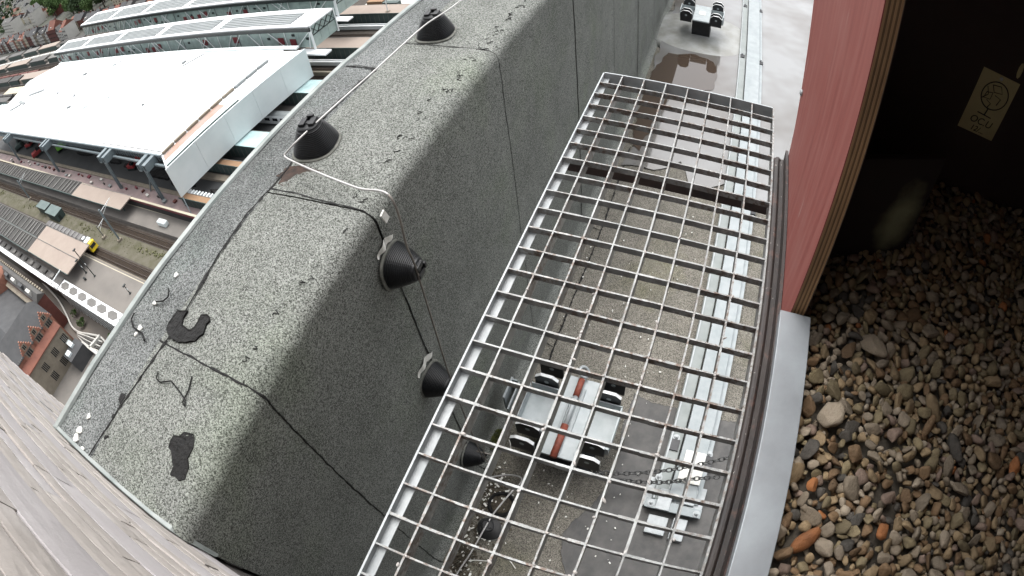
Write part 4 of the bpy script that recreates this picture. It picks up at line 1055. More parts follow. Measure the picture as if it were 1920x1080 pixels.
# kiosks, masts and lamps on the weedy strip
for i, (x0, x1, y0, y1, lab) in enumerate(((-202,-192.5,37.2,40.1,'green flat-roofed cabin farther along the weedy strip'),(-190.5,-180.8,36.4,39.9,'green flat-roofed cabin nearer, beside the weeds'))):
    t = thing('cabin', lab, 'cabin', (0,0,hz(-.4)), group='green cabins between the tracks')
    MB().box(x0, x1, y0, y1, 0, 2.9).build('wall', MT['greensteel'], t)
    MB().box(x0-.2, x1+.2, y0-.2, y1+.2, 2.9, 3.15).build('roof', mat('cabin_roof', (0.17,0.22,0.21), (0.13,0.175,0.17), 0.3, rough=0.8) if i == 0 else bpy.data.materials['cabin_roof'], t)
    MB().box(x1, x1+.06, y0+.8, y0+1.8, 0, 2.1).build('door', MT['darksteel2'], t)
def mast(x, y, h0, hgt, arm, lab, mm='bluesteel', w=.22):
    t = thing('catenary_mast', lab, 'mast', (x, y, hz(h0)), group='overhead line masts')
    MB().box(-w, w, -w, w, 0, hgt).build('pole', MT[mm], t)
    MB().bar((0,0,hgt-.9),(0,arm,hgt-.3),.12,.14).build('arm', MT['whitesteel'], t)
    MB().bar((0,0,hgt-2.2),(0,arm*.8,hgt-.5),.07,.07).build('strut', MT['whitesteel'], t)
    MB().obox((0,0,.3),(1.3,1.3,.7)).build('footing', MT['stonetrim'], t)
mast(-137.2, 38.4, -.4, 12.2, 4.6, 'tall blue-grey catenary mast on the strip in front of the narrow canopy')
mast(-221, 40.6, -.4, 10.0, 4.4, 'catenary mast on the weedy strip beyond the green cabins')
mast(-146, 37.4, -.4, 5.0, 3.2, 'short signal post with an arm beside the train nose', 'rib', .12)
def lamp(x, y, hgt, lab):
    t = thing('lamp_post', lab, 'lamp post', (x, y, hz(1.0)), group='lamp posts on the platform')
    MB().tube([(0,0,0),(0,0,hgt)], .13, 8).build('pole', MT['darksteel2'], t); MB().loft([(.4,0),(.3,.25)], 10).build('foot', MT['darksteel2'], t)
    MB().box(-.25,.25,-.5,.5,hgt-.1,hgt+.15).build('lamp_head', MT['darksteel2'], t)
    MB().box(-.5,.5,-.05,.05,hgt*.45,hgt*.45+.6).build('sign_plate', MT['whitesteel'], t)
lamp(-134.3, 25.3, 10.5, 'dark lamp post rising past the end of the large beige canopy')
lamp(-139.5, 25.0, 5.2, 'shorter dark lamp post under the large beige canopy end')
lamp(-114.5, 25.6, 3.0, 'short dark post near the parapet edge on the platform')
MB().obox((-137.6,23.2,hz(1.35)),(1.3,.5,.7)).build('platform_bench', MT['darksteel2'], label='small dark bench on the open platform', cat='bench')
MB().prism([(-2,-.75),(2,-.75),(2,.75),(-2,.75)], 1.0, 2.6).build('white_van', MT['whitepanel'], label='white van body parked on the narrow platform', cat='van', bevel=.3).location = (-121, 46.3, hz(0))

# white screen with hexagonal cut-outs along the platform edge
hs_ = thing('hexagon_roof', 'white perforated platform roof with grey hexagonal panels', 'roof', (0,0,hz(0)))
MB().box(-146.5,-60,16.4,19.9,1.6,2.0).build('white_deck', MT['whitesteel'], hs_)
hexm = MB().loft([(1.9,0),(1.9,.06)], 6, 2).mesh('hexagon_panel', MT['rib'])
for k in range(9): inst('hexagon_panel', hexm, hs_, (-143.6+5.9*k, 18.35, 2.0), scale=(1.40,.66,1))
for k in range(40): MB().bar((-146+2.2*k,16.35,-5),(-145+2.2*k,16.35,1.8),.12,.25).build('lattice_strut', MT['whitesteel'], hs_)
ws = thing('side_roof', 'grey side roof with rooflights and white edge along the platform', 'roof', (0,0,hz(0)))
MB().box(-420,-147,17.6,20.2,1.5,1.9).build('roof', MT['slate2'], ws); MB().box(-420,-147,16.2,17.6,1.5,2.1).build('white_edge', MT['whitesteel'], ws)
for k in range(38): MB().box(-153-6.2*k-2.2,-153-6.2*k,18.2,19.6,1.9,2.5).build('rooflight', MT['dark_roof'] if k % 3 else MT['rib'], ws)
MB().bar((-147,16.2,hz(4.6)),(-146.6,20.9,hz(5.0)),.25,.25).bar((-147,16.2,hz(1.9)),(-147,16.2,hz(4.7)),.25,.25).build('gantry_bar', MT['whitesteel'], label='pale gantry bar joining the large canopy to the side roof', cat='gantry')

# ---------------------------------------------------------------- white hall under construction
hall = thing('station_hall', 'huge white flat-roofed station hall under construction', 'hall', (0,0,hz(0)))
MB().prism([(-318,61.0),(-124.2,57.2),(-119.6,99.2),(-117.5,104.5),(-306,112.5),(-330,100)], 13.9, 15.0).build('roof', MT['whiteroof'], hall)
MB().prism([(-124.0,57.3),(-116.2,52.9),(-109.4,104.6),(-117.3,104.4),(-119.4,99.2)], 13.8, 14.55).build('edge_roof', MT['whiteroof'], hall)
a_, c_ = Vector((-124.0,57.4)), Vector((-119.5,99.0))
for k in range(9):
    p, q = a_.lerp(c_, (k+.06)/9), a_.lerp(c_, (k+.94)/9)
    MB().bar((p.x+.4,p.y,15.0),(q.x+.4,q.y,15.0), .8, .7).build('edge_upstand', MT['stonetrim'] if k < 6 else MT['louvre'], hall)
MB().prism([(-123.0,57.2),(-120.2,55.7),(-117.6,78.0),(-121.0,78.4)], 14.56, 14.62).build('insulation_strip', MT['pinkish'], hall)
MB().bar((-117.0,54.0,14.8),(-113.6,80.0,14.8), .55, .5).build('cable_tray', MT['greensteel'], hall)
fa, fb = Vector((-116.0,52.7)), Vector((-109.0,104.8))
for k in range(5):
    p, q = fa.lerp(fb, k/5+.0006), fa.lerp(fb, (k+1)/5-.0006)
    zb0 = 5.4 + (0.9*max(0, 1-k/2) if False else 0)
    m = MB(); m.add([(p.x,p.y,zb0),(q.x,q.y,zb0),(q.x,q.y,15),(p.x,p.y,15),(p.x-.4,p.y,zb0),(q.x-.4,q.y,zb0),(q.x-.4,q.y,15),(p.x-.4,p.y,15)], [(0,1,2,3),(7,6,5,4),(0,4,5,1),(1,5,6,2),(2,6,7,3),(3,7,4,0)])
    m.build('fascia_panel', MT['whitepanel'], hall)
# front truss and posts
tru = MB()
MB().bar((-318,60.4,14.8),(-124,57.0,14.8),.5,.5).build('truss_chord', MT['bluesteel'], hall)
MB().bar((-318,60.4,12.6),(-118,55.6,12.6),.6,.6).build('truss_chord', MT['bluesteel'], hall)
for k in range(120): 
    x = -124 - 1.6*k; y = 57.0 + (x+124)*(-3.4/194.0)
    tru.bar((x,y,12.8),(x-.8,y,14.7),.22,.22)
tru.build('truss_webs', MT['bluesteel'], hall, kind='stuff')
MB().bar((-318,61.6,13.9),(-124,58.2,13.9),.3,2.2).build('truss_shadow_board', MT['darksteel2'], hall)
for i, (x, y) in enumerate(((-129.5,53.6),(-155.6,54.1),(-212,55.0),(-268,56.2))):
    for dx in (-.5,.5):
        MB().box(x+dx-.22, x+dx+.22, y-.3, y+.3, .5, 13.6).build('post', MT['bluesteel'], hall)
    for k in range(8): MB().box(x-.5, x+.5, y-.12, y+.12, 1.6+1.45*k, 2.1+1.45*k).build('post_batten', MT['bluesteel'], hall)
    for dx in (-2.4, .9):
        m = MB(); m.box(x+dx, x+dx+1.6, y-.8, y+3.4, 12.4, 12.7); m.box(x+dx, x+dx+1.6, y-.8, y+3.4, 14.6, 14.9); m.box(x+dx, x+dx+.3, y-.8, y+3.4, 12.7, 14.6); m.box(x+dx+1.3, x+dx+1.6, y-.8, y+3.4, 12.7, 14.6); m.build('bracket', MT['bluesteel'], hall)
MB().bar((-139,55.5,1.0),(-133,57.0,12.5),.3,.3).build('raking_strut', MT['bluesteel'], hall)
MB().bar((-115.8,52.9,5.4),(-112.5,51.0,.8),.25,.25).build('raking_strut', MT['bluesteel'], hall)
for i, (x, y, w, d) in enumerate(((-189.6,88.5,2.6,1.6),(-245.7,99,2.2,1.2),(-192.7,81.8,.9,1.6),(-229.9,83.5,.9,1.6),(-206.2,61.5,1.2,.8),(-163.4,100.1,1.6,.9),(-222.8,103.8,1.6,.8),(-222,76,.9,2.0),(-205,76,.9,2.2),(-160,77,.8,.8),(-166,77,.8,.8),(-255,86,.9,.9))):
    MB().obox((x,y,15.35),(w,d,.7),Matrix.Rotation(.3*i,3,'Z')).build('roof_vent', MT['louvre'] if i % 2 else MT['whitepanel'], hall)
for (x, y, L_, r_) in ((-290,88,16,.2),(-297,80.5,13,-.15),(-300,77,9,.5)): MB().obox((x,y,15.25),(L_,1.6,.5),Matrix.Rotation(r_,3,'Z')).build('roof_duct', MT['louvre'], hall)
for (x, y) in ((-286,109),(-219.6,106.2),(-157,103.4)): MB().bar((x,y+1.5,15.1),(x-5,y-5.5,15.1),.8,.25).build('roof_gutter', MT['louvre'], hall)
MB().bar((-306,112.6,15.3),(-112,105.0,15.3),1.4,.5).build('back_kerb', MT['whitepanel'], hall)
MB().box(-330,-60,56.6,106,hz(-.35),hz(.5)).build('construction_slab', MT['slab'], kind='structure')
t = thing('site_kerb', 'pale concrete kerb wall in front of the construction slab', 'kerb', (0,0,hz(0)))
MB().bar((-330,59.6,.9),(-118,56.4,.9),1.3,1.0).build('wall', MT['stonetrim'], t)
t = thing('site_deck', 'pinkish deck edged with dark red hoarding in front of the hall', 'deck', (0,0,hz(0)))
MB().prism([(-330,52.5),(-60,50.3),(-60,55.3),(-330,58.2)], -.3, 1.2).build('deck', mat('pinkish_deck', (0.38,0.29,0.28), (0.27,0.22,0.215), 0.2, rough=0.9), t)
MB().bar((-330,52.3,3.9),(-60,48.4,3.9),.35,1.3).build('hoarding', MT['redtrim'], t)
MB().bar((-330,52.5,1.8),(-60,48.6,1.8),.3,2.9).build('underdeck_shade', MT['tarp'], t)  # black strip stands in for the shade below the deck
MB().bar((-330,52.0,4.75),(-60,48.1,4.75),.6,.25).build('hoarding_cap', MT['cream'], t)
for k in range(34):
    x = -112 - 5*k - 2*CR.random(); y = 53.2 + (x+60)*(-.0085) + CR.uniform(-1,1.6)
    mm_ = CR.choice(('palewall','dark_roof','redtrim','louvre','brick2'))
    MB().obox((x,y,1.2+.3),(CR.uniform(.6,2.4),CR.uniform(.4,1.2),CR.uniform(.4,.9)),Matrix.Rotation(CR.uniform(-.3,.3),3,'Z')).build('material_stack', MT[mm_], t)
for i, (x, y, rx, ry) in enumerate(((-141,62.5,7,2.0),(-128,60.6,6,1.6),(-163,63.5,5,.8),(-175,64.2,4,.7),(-152,63.2,3,.6),(-205,66.0,7,1.1),(-107.5,60.2,6,1.2))):
    blob('spoil_heap', [(x + rx*math.cos(a)*(.7+.4*CR.random()), y + ry*math.sin(a)*(.7+.4*CR.random())) for a in [k*math.pi/8 for k in range(16)]], hz(.5), .5, MT['tarp'], ['long black spoil heap behind the pair of hall posts','black spoil heap by the fascia corner','small black heap on the slab mid-way','dark flat heap on the slab farther back','tiny dark heap between the posts','black heap below the lime green machine','black heap on the lot in the gap beside the parapet'][i], 'spoil heap', seed=90+i, amp=.3)
def machine(x, y, mm, lab, rz, sc=1.0):
    t = thing('excavator', lab, 'excavator', (x, y, hz(.5)), rz, group='machines working under the hall roof'); t.scale = (sc,sc,sc)
    MB().box(-2.2,2.2,-1.6,-.9,0,.9).build('track_unit', MT['darksteel2'], t); MB().box(-2.2,2.2,.9,1.6,0,.9).build('track_unit', MT['darksteel2'], t)
    MB().box(-2.3,1.5,-1.5,1.5,.9,2.3).build('body', MT[mm], t, bevel=.15)
    cb = MB().box(.1,1.6,-1.5,-.2,2.3,3.3).build('cab', MT['darkglass'], t)
    MB().bar((1.2,.5,2.0),(4.0,.5,4.6),.5,.7).bar((4.0,.5,4.6),(6.0,.5,2.2),.4,.5).build('boom', MT[mm], t)
    MB().obox((6.1,.5,1.5),(1.1,1.3,1.2)).build('bucket', MT[mm], t, bevel=.2)
machine(-230, 68.0, 'lime', 'lime green tracked excavator under the hall roof', 2.2, 1.5)
machine(-251, 61.6, 'macred', 'dark red tracked machine in front of the hall slab', 1.2, 1.25)
machine(-272, 66.0, 'macred', 'dark red machine deeper under the hall roof', .4, 1.1)
machine(-285, 64.0, 'greensteel', 'dark green machine at the far end of the hall slab', 2.6, 1.3)
machine(-160, 63.4, 'macred', 'red machine close behind the pair of brackets', .2, .9)

# ---------------------------------------------------------------- two glazed long halls behind
def long_hall(name, label, pf0, pf1, w, h0, h1, nsol, seed):
    """pf0/pf1: front eave ends in plan (right end, left end); w: depth"""
    t = thing(name, label, 'glazed hall', (0,0,hz(0))); r = random.Random(seed)
    A, B = Vector(pf0), Vector(pf1); d = (B-A).normalized(); nn = Vector((-d.y, d.x));
    if nn.y < 0: nn = -nn
    L_ = (B-A).length
    def Q(u, v): p = A + d*u + nn*v; return (p.x, p.y)
    MB().prism([Q(0,0),Q(L_,0),Q(L_,w),Q(0,w)], h1-.5, h1).build('roof', MT['whiteroof'], t)
    MB().prism([Q(-.3,-.6),Q(L_,-.6),Q(L_,-.02),Q(-.3,-.02)], h1-1.7, h1-.45).build('eaves_band', MT['darksteel2'], t)
    u = L_*.045
    k = 0
    span = (L_ - 8)/nsol
    while k < nsol:
        u0, u1 = 9 + span*k, 9 + span*(k+1) - 5.0
        for j in range(6):
            v0 = 1.6 + (w-4.2)*j/6
            MB().prism([Q(u0,v0),Q(u1,v0),Q(u1,v0+(w-4.2)/6*.62),Q(u0,v0+(w-4.2)/6*.62)], h1+.02, h1+.35).build('louvre_blade', MT['louvre'], t)
        k += 1
    npan = int(L_/5.6)
    for k in range(npan):
        u0, u1 = L_*k/npan + .06, L_*(k+1)/npan - .06
        MB().prism([Q(u0,.35),Q(u1,.35),Q(u1,.45),Q(u0,.45)], h0, h1-1.7).build('glass_pane', MT['glass'], t)
        if r.random() < .42 and k > 0:
            uu = u0 + r.uniform(0,1.5); zz = r.uniform(h0+.6, h1-4.6)
            MB().prism([Q(uu,.05),Q(uu+2.5,.05),Q(uu+2.5,.2),Q(uu,.2)], zz, zz+2.4).build('red_panel', MT['redpanel'], t)
        if r.random() < .7:
            x0 = u0 + r.uniform(0,5); x1 = x0 + r.choice((-1,1))*r.uniform(4,8)
            x1 = min(max(x1, .5), L_-.5)
            p, q = Q(x0,.1), Q(x1,.1)
            MB().bar((p[0],p[1],h0),(q[0],q[1],h1-1.8),.25,.25,(0,1,0)).build('brace', MT['whitesteel'], t)
        if k % 2 == 0:
            p = Q(u0,.2); MB().box(p[0]-.1,p[0]+.1,p[1]-.1,p[1]+.1,h0,h1-1.6).build('mullion', MT['whitesteel'] if k % 6 else MT['louvre'], t)
        if r.random() < .4:
            p = Q(u0+2,.15); MB().obox((p[0],p[1],r.uniform(h0+1.5,h1-3)),(1.1,.2,.8)).build('vent', MT['darksteel2'], t)
    MB().prism([Q(0,w-.5),Q(L_,w-.5),Q(L_,w-.4),Q(0,w-.4)], h0, h1-.5).build('rear_glazing', MT['glass'], t)
    MB().prism([Q(2,.9),Q(L_-2,.9),Q(L_-2,w-1.5),Q(2,w-1.5)], h0-.4, h0).build('inner_floor', MT['slab'], t)
    # end gable
    for k in range(3):
        v0, v1 = .4 + (w-.9)*k/3+.05, .4 + (w-.9)*(k+1)/3-.05
        MB().prism([Q(.2,v0),Q(.3,v0),Q(.3,v1),Q(.2,v1)], h0, h1-.6).build('end_pane', MT['glass'], t)
    for v in (0, w-.4):
        p = Q(0,v); q = Q(.5, v+.4); MB().prism([Q(-.1,v),Q(.5,v),Q(.5,v+.45),Q(-.1,v+.45)], h0-.6, h1).build('corner_post', MT['whitesteel'], t)
    for k in range(4):
        p, q = Q(.1, .4+(w-.8)*k/4), Q(.1, .4+(w-.8)*(k+1)/4)
        MB().bar((p[0],p[1],h0+4.2),(q[0],q[1],h1-.7),.2,.2).bar((q[0],q[1],h0+4.2),(p[0],p[1],h1-.7),.14,.14).bar((p[0],p[1],h0+4.1),(q[0],q[1],h0+4.1),.22,.22).build('end_bracing', MT['darksteel2'], t)
    MB().prism([Q(-6,-2.6),Q(6,-2.6),Q(6,.3),Q(-6,.3)], h0-1.0, h0-.5).build('ledge', MT['whiteroof'], t)
    return t
long_hall('glazed_hall', 'nearer long glazed hall with white louvred roof behind the white hall', (-109.7,109.4), (-321,118.4), 11.5, 12.3, 20.0, 5, 4)
long_hall('glazed_hall', 'farther long glazed hall with white louvred roof and green glazing', (-116.5,130.5), (-338,148.5), 14.0, 12.3, 20.0, 5, 9)

# ---------------------------------------------------------------- canopies and walls seen in the gap
def gap_canopy(label, y0, y1, h, mm, fence=True, x0=-128, x1=-60):
    t = canopy('gap_canopy', label, x0, x1, y0, y1, h, mm, posts=False)
    MB().box(x0, x1, y0+.3, y0+.6, .5, h-.35).build('screen_wall', MT['greensteel'], t)
    if fence:
        k = x0 + .7
        while k < x1 - 20:
            MB().box(k, k+.18, y0-.02+.28, y0+.30, .8, h-.5).build('screen_post', MT['rib'], t); k += 1.9
    return t
gap_canopy('small orange canopy right under the hall fascia corner', 53.2, 55.0, 4.5, 'orange_roof', x0=-118.5)
for k in range(12):
    pass
cmb = thing('comb_fence', 'comb of white posts beside the small orange canopy', 'fence', (0,0,hz(0)))
for k in range(14): MB().box(-118-.2+1.35*k, -118+.25+1.35*k, 55.3, 56.6, .6, 4.4).build('post', MT['whitesteel'], cmb)
MB().box(-128,-60,63.6,65.6,hz(.5),hz(1.3)).build('beige_wall', MT['stonetrim'], label='long pale wall strip crossing the gap above the dark lot', cat='wall')
gap_canopy('orange canopy with white frame in the gap', 66.4, 68.3, 4.2, 'orange_roof')
gap_canopy('nearer pale blue glass canopy in the gap', 73.0, 79.2, 5.0, 'roofglass')
gap_canopy('farther pale blue glass canopy in the gap', 96.6, 103.2, 5.0, 'roofglass')
MB().box(-128,-60,91.8,95.4,hz(-.3),hz(1.0)).build('pale_platform', MT['paving'], label='pale platform strip beyond the white train', cat='platform')
MB().box(-128,-60,81.5,86.0,hz(-.3),hz(1.0)).build('dark_platform', MT['slab'], label='dark platform strip in front of the white train', cat='platform')
MB().box(-128,-60,112.8,113.6,hz(-.3),hz(1.1)).build('pale_edge', MT['cream'], label='thin cream platform edge between the two dark tracks', cat='platform edge')
for y, lab in ((118.6,'white edge beam before the nearer beige canopy'),(119.7,'second white beam before the nearer beige canopy'),(142.6,'white edge beam before the far beige canopy'),(143.9,'second white beam before the far beige canopy')):
    MB().box(-130,-60,y-.35,y+.35,hz(0),hz(1.4)).build('edge_beam', MT['whitesteel'], label=lab, cat='beam')
gap_canopy('nearer beige flat canopy at the end of the first glazed hall', 121.2, 128.0, 5.0, 'beige', x0=-126)
gap_canopy('far beige flat canopy at the end of the second glazed hall', 145.2, 152.4, 5.0, 'beige', x0=-136)
t = thing('far_lot', 'far pale lot with a coloured block beyond the last canopy', 'lot', (0,0,hz(0)))
MB().box(-130,-60,156,175,-.3,.6).build('paving', MT['palewall'], t); MB().box(-126,-119,158,161,.6,3.6).build('yellow_block', MT['orange_roof'], t); MB().box(-118.5,-112,157,159.5,.6,3.4).build('teal_block', MT['greensteel'], t)
mast(-109, 146.5, 4.6, 7.5, -4.0, 'thin pale mast standing on the far beige canopy', 'whitesteel', .10)
t = thing('rear_sheds', 'low pale sheds beyond the left end of the white hall', 'shed', (0,0,hz(0)))
for (x0,x1,y0,y1,h,mm_) in ((-372,-352,100,108,6,'palewall'),(-372,-345,109,114,7,'louvre'),(-420,-375,105,112,4,'cream'),(-430,-330,120,128,4,'beige'),(-345,-330,108,113,8,'whitepanel'),(-400,-350,88,96,3,'whitepanel'),(-390,-360,76,84,2.5,'palewall')):
    MB().box(x0,x1,y0,y1,-.3,h).build('shed_block', MT[mm_], t)

YR = random.Random(15)
ordn = ORD
for i, (y0, y1, lab) in enumerate(((118.5,126,'first'),(141,148.5,'second'),(160,167,'third'),(95,101,'fourth'))):
    t = thing('yard_platform', f'{lab} long platform with pale canopies running away beyond the halls', 'platform', (0,0,hz(0)))
    MB().box(-900,-345,y0,y1,-.4,1.0).build('deck', MT['paving'], t)
    x = -350 - 12*i
    while x > -760:
        L_ = YR.uniform(22,60); MB().box(x-L_,x,y0+.6,y1-.6,4.4,4.9).build('canopy_roof', YR.choice((MT['beige'],MT['dark_roof'],MT['rib'],MT['slate2'])), t)
        MB().box(x-L_,x,y0+.5,y0+.7,1.0,4.4).build('canopy_screen', MT['greensteel'], t); x -= L_ + YR.uniform(3,14)
for k in range(46):
    x = -345 - 8.6*k + YR.uniform(-2,2); y = 178.6 + (-345-x)*.055
    mm_ = YR.choice(('whitepanel','tarp','louvre','whitepanel','macred','slate'))
    t = thing('parked_car', f'{dict(whitepanel="white",tarp="black",louvre="silver",macred="red",slate="dark grey")[mm_]} car, {ordn[k]} parked along the road counted from the glazed halls', 'car', (x,y,hz(-5.5)), math.radians(-3), group='cars parked along the road')
    MB().prism([(-2.1,.3),(2.1,.3),(2.1,.85),(-2.1,.95)], -.85, .85, 'y').build('body', MT[mm_], t)
    MB().prism([(-1.7,.9),(1.1,.88),(.5,1.45),(-1.2,1.45)], -.75, .75, 'y').build('cabin', MT['darkglass'], t)
for y, lab in ((105.0,'grey goods wagon row beyond the sheds'),(129.5,'brown goods wagon row between the yard platforms'),(152.0,'pale passenger carriages parked in the yard')):
    t = thing('parked_train', lab, 'train', (0,y,hz(0)))
    mm_ = {105.0:'slate2',129.5:'brick2',152.0:'palewall'}[y]
    for k in range(7): MB().prism([(-1.4,.8),(1.4,.8),(1.4,3.2),(.8,3.9),(-.8,3.9),(-1.4,3.2)], -395-24*k-22.5, -395-24*k, 'x').build('carriage', MT[mm_], t)
# ---------------------------------------------------------------- old brick station building
st_ = thing('brick_station', 'old orange brick station building with gables and slate roofs below the stone wall', 'building', (0,0,hz(-5.5)))
def gable(parent, x, y0, y1, h0, heave, hpk, mm, th=.6):
    m = MB(); ym = (y0+y1)/2; n = 5; poly = [(y0,h0),(y1,h0),(y1,heave)]
    for k in range(n): # stepped
        yy = y1 + (ym-y1)*(k+.5)/n; poly += [(yy+ (y1-ym)*0, heave+(hpk-heave)*k/n+.0), (yy, heave+(hpk-heave)*(k+1)/n)]
    for k in range(n-1,-1,-1):
        yy = y0 + (ym-y0)*(k+.5)/n; poly += [(yy, heave+(hpk-heave)*(k+1)/n), (yy, heave+(hpk-heave)*k/n)]
    poly.append((y0,heave)); out = [poly[0]]
    for p in poly[1:]:
        if (Vector(p)-Vector(out[-1])).length > 1e-3: out.append(p)
    m.prism(out, x-th, x, 'x'); return m.build('gable_wall', MT[mm], parent)
def win(parent, x, y, z_, w=1.6, h=2.2, lights=3, side='x'):
    m = MB()
    f = m.box(x-.05, x+.10, y-w/2-.25, y+w/2+.25, z_-.25, z_+h+.25).build('window_surround', MT['stonetrim'], parent)
    p = MB(); lw = w/lights
    for k in range(lights): p.box(x+.08, x+.14, y-w/2+lw*k+.08, y-w/2+lw*(k+1)-.08, z_, z_+h)
    p.build('window_lights', MT['darkglass'], f)
MB().box(-144,-131.6,-11,8.6,0,12.6).build('main_wall', MT['brick'], st_)
MB().add([(-144.6,-11.2,12.6),(-131.2,-11.2,12.6),(-131.2,8.8,12.6),(-144.6,8.8,12.6),(-138,-9.0,17.6),(-138,6.6,17.6)], [(0,1,4),(1,2,5,4),(2,3,5),(3,0,4,5),(0,3,2,1)]).build('slate_roof', MT['slate'], st_)
MB().box(-131.6,-129.2,-12,8.0,0,9.6).build('lower_wall', MT['stonetrim'], st_)
MB().prism([(-131.4,11.0),(-128.8,9.6),(-128.8,9.9),(-131.4,11.4)], -12, 8.2, 'y').build('tiled_ledge', MT['redtile'], st_)
for k, (y0, y1) in enumerate(((4.6,8.6),(.2,4.2),(-4.6,-.4))):
    gable(st_, -131.2, y0, y1, 9.6, 13.2, 16.4, 'brick')
    win(st_, -131.2, (y0+y1)/2, 11.0, 1.9, 1.9, 3)
    win(st_, -131.2, (y0+y1)/2, 13.7, 1.0, 1.2, 2)
    win(st_, -129.2, (y0+y1)/2, 5.4, 1.9, 2.4, 4); win(st_, -129.2, (y0+y1)/2, 1.4, 1.9, 2.6, 4)
MB().box(-127.8,-122.8,3.0,8.8,0,4.6).build('porch', MT['slate'], st_); MB().box(-129,-126,6.0,7.2,4.6,5.3).build('white_unit', MT['whitepanel'], st_); MB().box(-126.6,-124.6,3.6,5.0,4.6,5.2).build('white_unit', MT['whitepanel'], st_)
for k in range(9): MB().box(-144.4,-143.6,-11+2.2*k,-10+2.2*k,12.5,13.6).build('merlon', MT['slate2'], st_)
cr_ = MB()
for k in range(34): cr_.box(-131.7+.1*(k%2),-131.0,-11+.58*k,-10.75+.58*k,12.6,13.1)
cr_.build('eaves_cresting', MT['slate2'], st_, kind='stuff')
wg = thing('brick_wing', 'long low wing of the brick station with pale roof walk and round gable', 'building', (0,0,hz(-5.5)))
MB().box(-190,-143.2,8.8,12.4,0,12.0).build('wall', MT['brick2'], wg)
MB().box(-190,-143,7.4,8.8,0,10.5).build('parapet_walk', MT['stonetrim'], wg)
MB().add([(-190,8.8,12),(-143,8.8,12),(-143,12.6,12),(-190,12.6,12),(-190,10.6,14.0),(-143,10.6,14.0)], [(0,1,5,4),(2,3,4,5),(0,4,3),(1,2,5)]).build('roof', MT['slate2'], wg)
for k in range(24): MB().box(-188+1.9*k,-187+1.9*k,12.2,12.8,12.0,13.0).build('merlon', MT['stonetrim'], wg)
for k, x in enumerate((-170,-163,-156,-149)):
    MB().box(x-1.6,x+1.6,9.3,10.2,12.6,14.2).build('dormer', MT['palewall'] if k % 2 else MT['slate'], wg)
MB().loft([(5.0,0),(5.0,13.4),(4.6,14.2),(3.4,16.2),(1.2,17.6),(.2,17.8)], 20, 2).build('round_gable', MT['brick'], wg).location = (-178,6.2,0)
for k in range(5): MB().obox((-173.3+.35*abs(k-2)*-1,4.0+1.1*k,12.4),(.5,.7,1.6)).build('window', MT['darkglass'], wg)
MB().box(-200,-145,-14,7.2,0,9.0).build('rear_wall', MT['slate2'], wg)
MB().prism([(-14.2,9.0),(7.4,9.0),(-3.4,12.5)], -200, -145, 'x').build('rear_roof', MT['slate'], wg)
for k in range(12): MB().box(-199+4.4*k,-198.4+4.4*k,-14,7.2,9.0,9.0+.01).build('roof_batten', MT['slate2'], wg)
# yard wall, curved railing, bushes
yd = thing('yard_wall', 'low walls round the grey yard below the parapet edge', 'wall', (0,0,hz(-5.5)))
MB().bar((-128.5,9.3,.8),(-105,9.3,.8),.8,1.6).build('wall', MT['palewall'], yd); MB().bar((-124,9.3,.8),(-123,13.6,.8),.7,1.6).build('wall', MT['palewall'], yd); MB().bar((-128.4,8.8,.6),(-131.5,1.0,.6),.8,1.2).build('wall', MT['slate2'], yd)
g = MB(); g.add([(-129,8.6,0),(-100,8.6,0),(-100,-16,0),(-134,-16,0)], [(0,3,2,1)]); o = g.build('yard', MT['paving'], kind='structure'); o.location = (0,0,hz(-5.48))
cv = thing('curved_railing', 'pale curved railing sweeping from the platform wall round the brick station', 'railing', (0,0,hz(-4.6)))
pth = smooth_path([(-171,17.0,0),(-160,16.0,0),(-152,14.9,0),(-144.8,13.1,0),(-138,11.2,0),(-133,11.2,0),(-128,12.4,0),(-123.2,13.4,0),(-119.4,13.0,0)],8)
MB().tube(pth, .28, 6).build('top_rail', MT['palewall'], cv); MB().tube([(p.x,p.y,-.45) for p in pth], .14, 5).build('bottom_rail', MT['palewall'], cv)
for k in range(0, len(pth), 3): MB().box(pth[k].x-.12,pth[k].x+.12,pth[k].y-.12,pth[k].y+.12,-.9,0).build('baluster', MT['palewall'], cv)
stp = thing('curved_steps', 'curved pale steps at the end of the railing near the parapet', 'steps', (0,0,hz(-5.5)))
for k in range(6): MB().tube(smooth_path([(-134,10.6-.55*k*.2,.9-.14*k),(-128,11.6-.5*k,.9-.14*k),(-121,12.6-.62*k,.9-.14*k)],8), .2, 5).build('step', MT['palewall'] if k % 2 == 0 else MT['slate2'], stp)

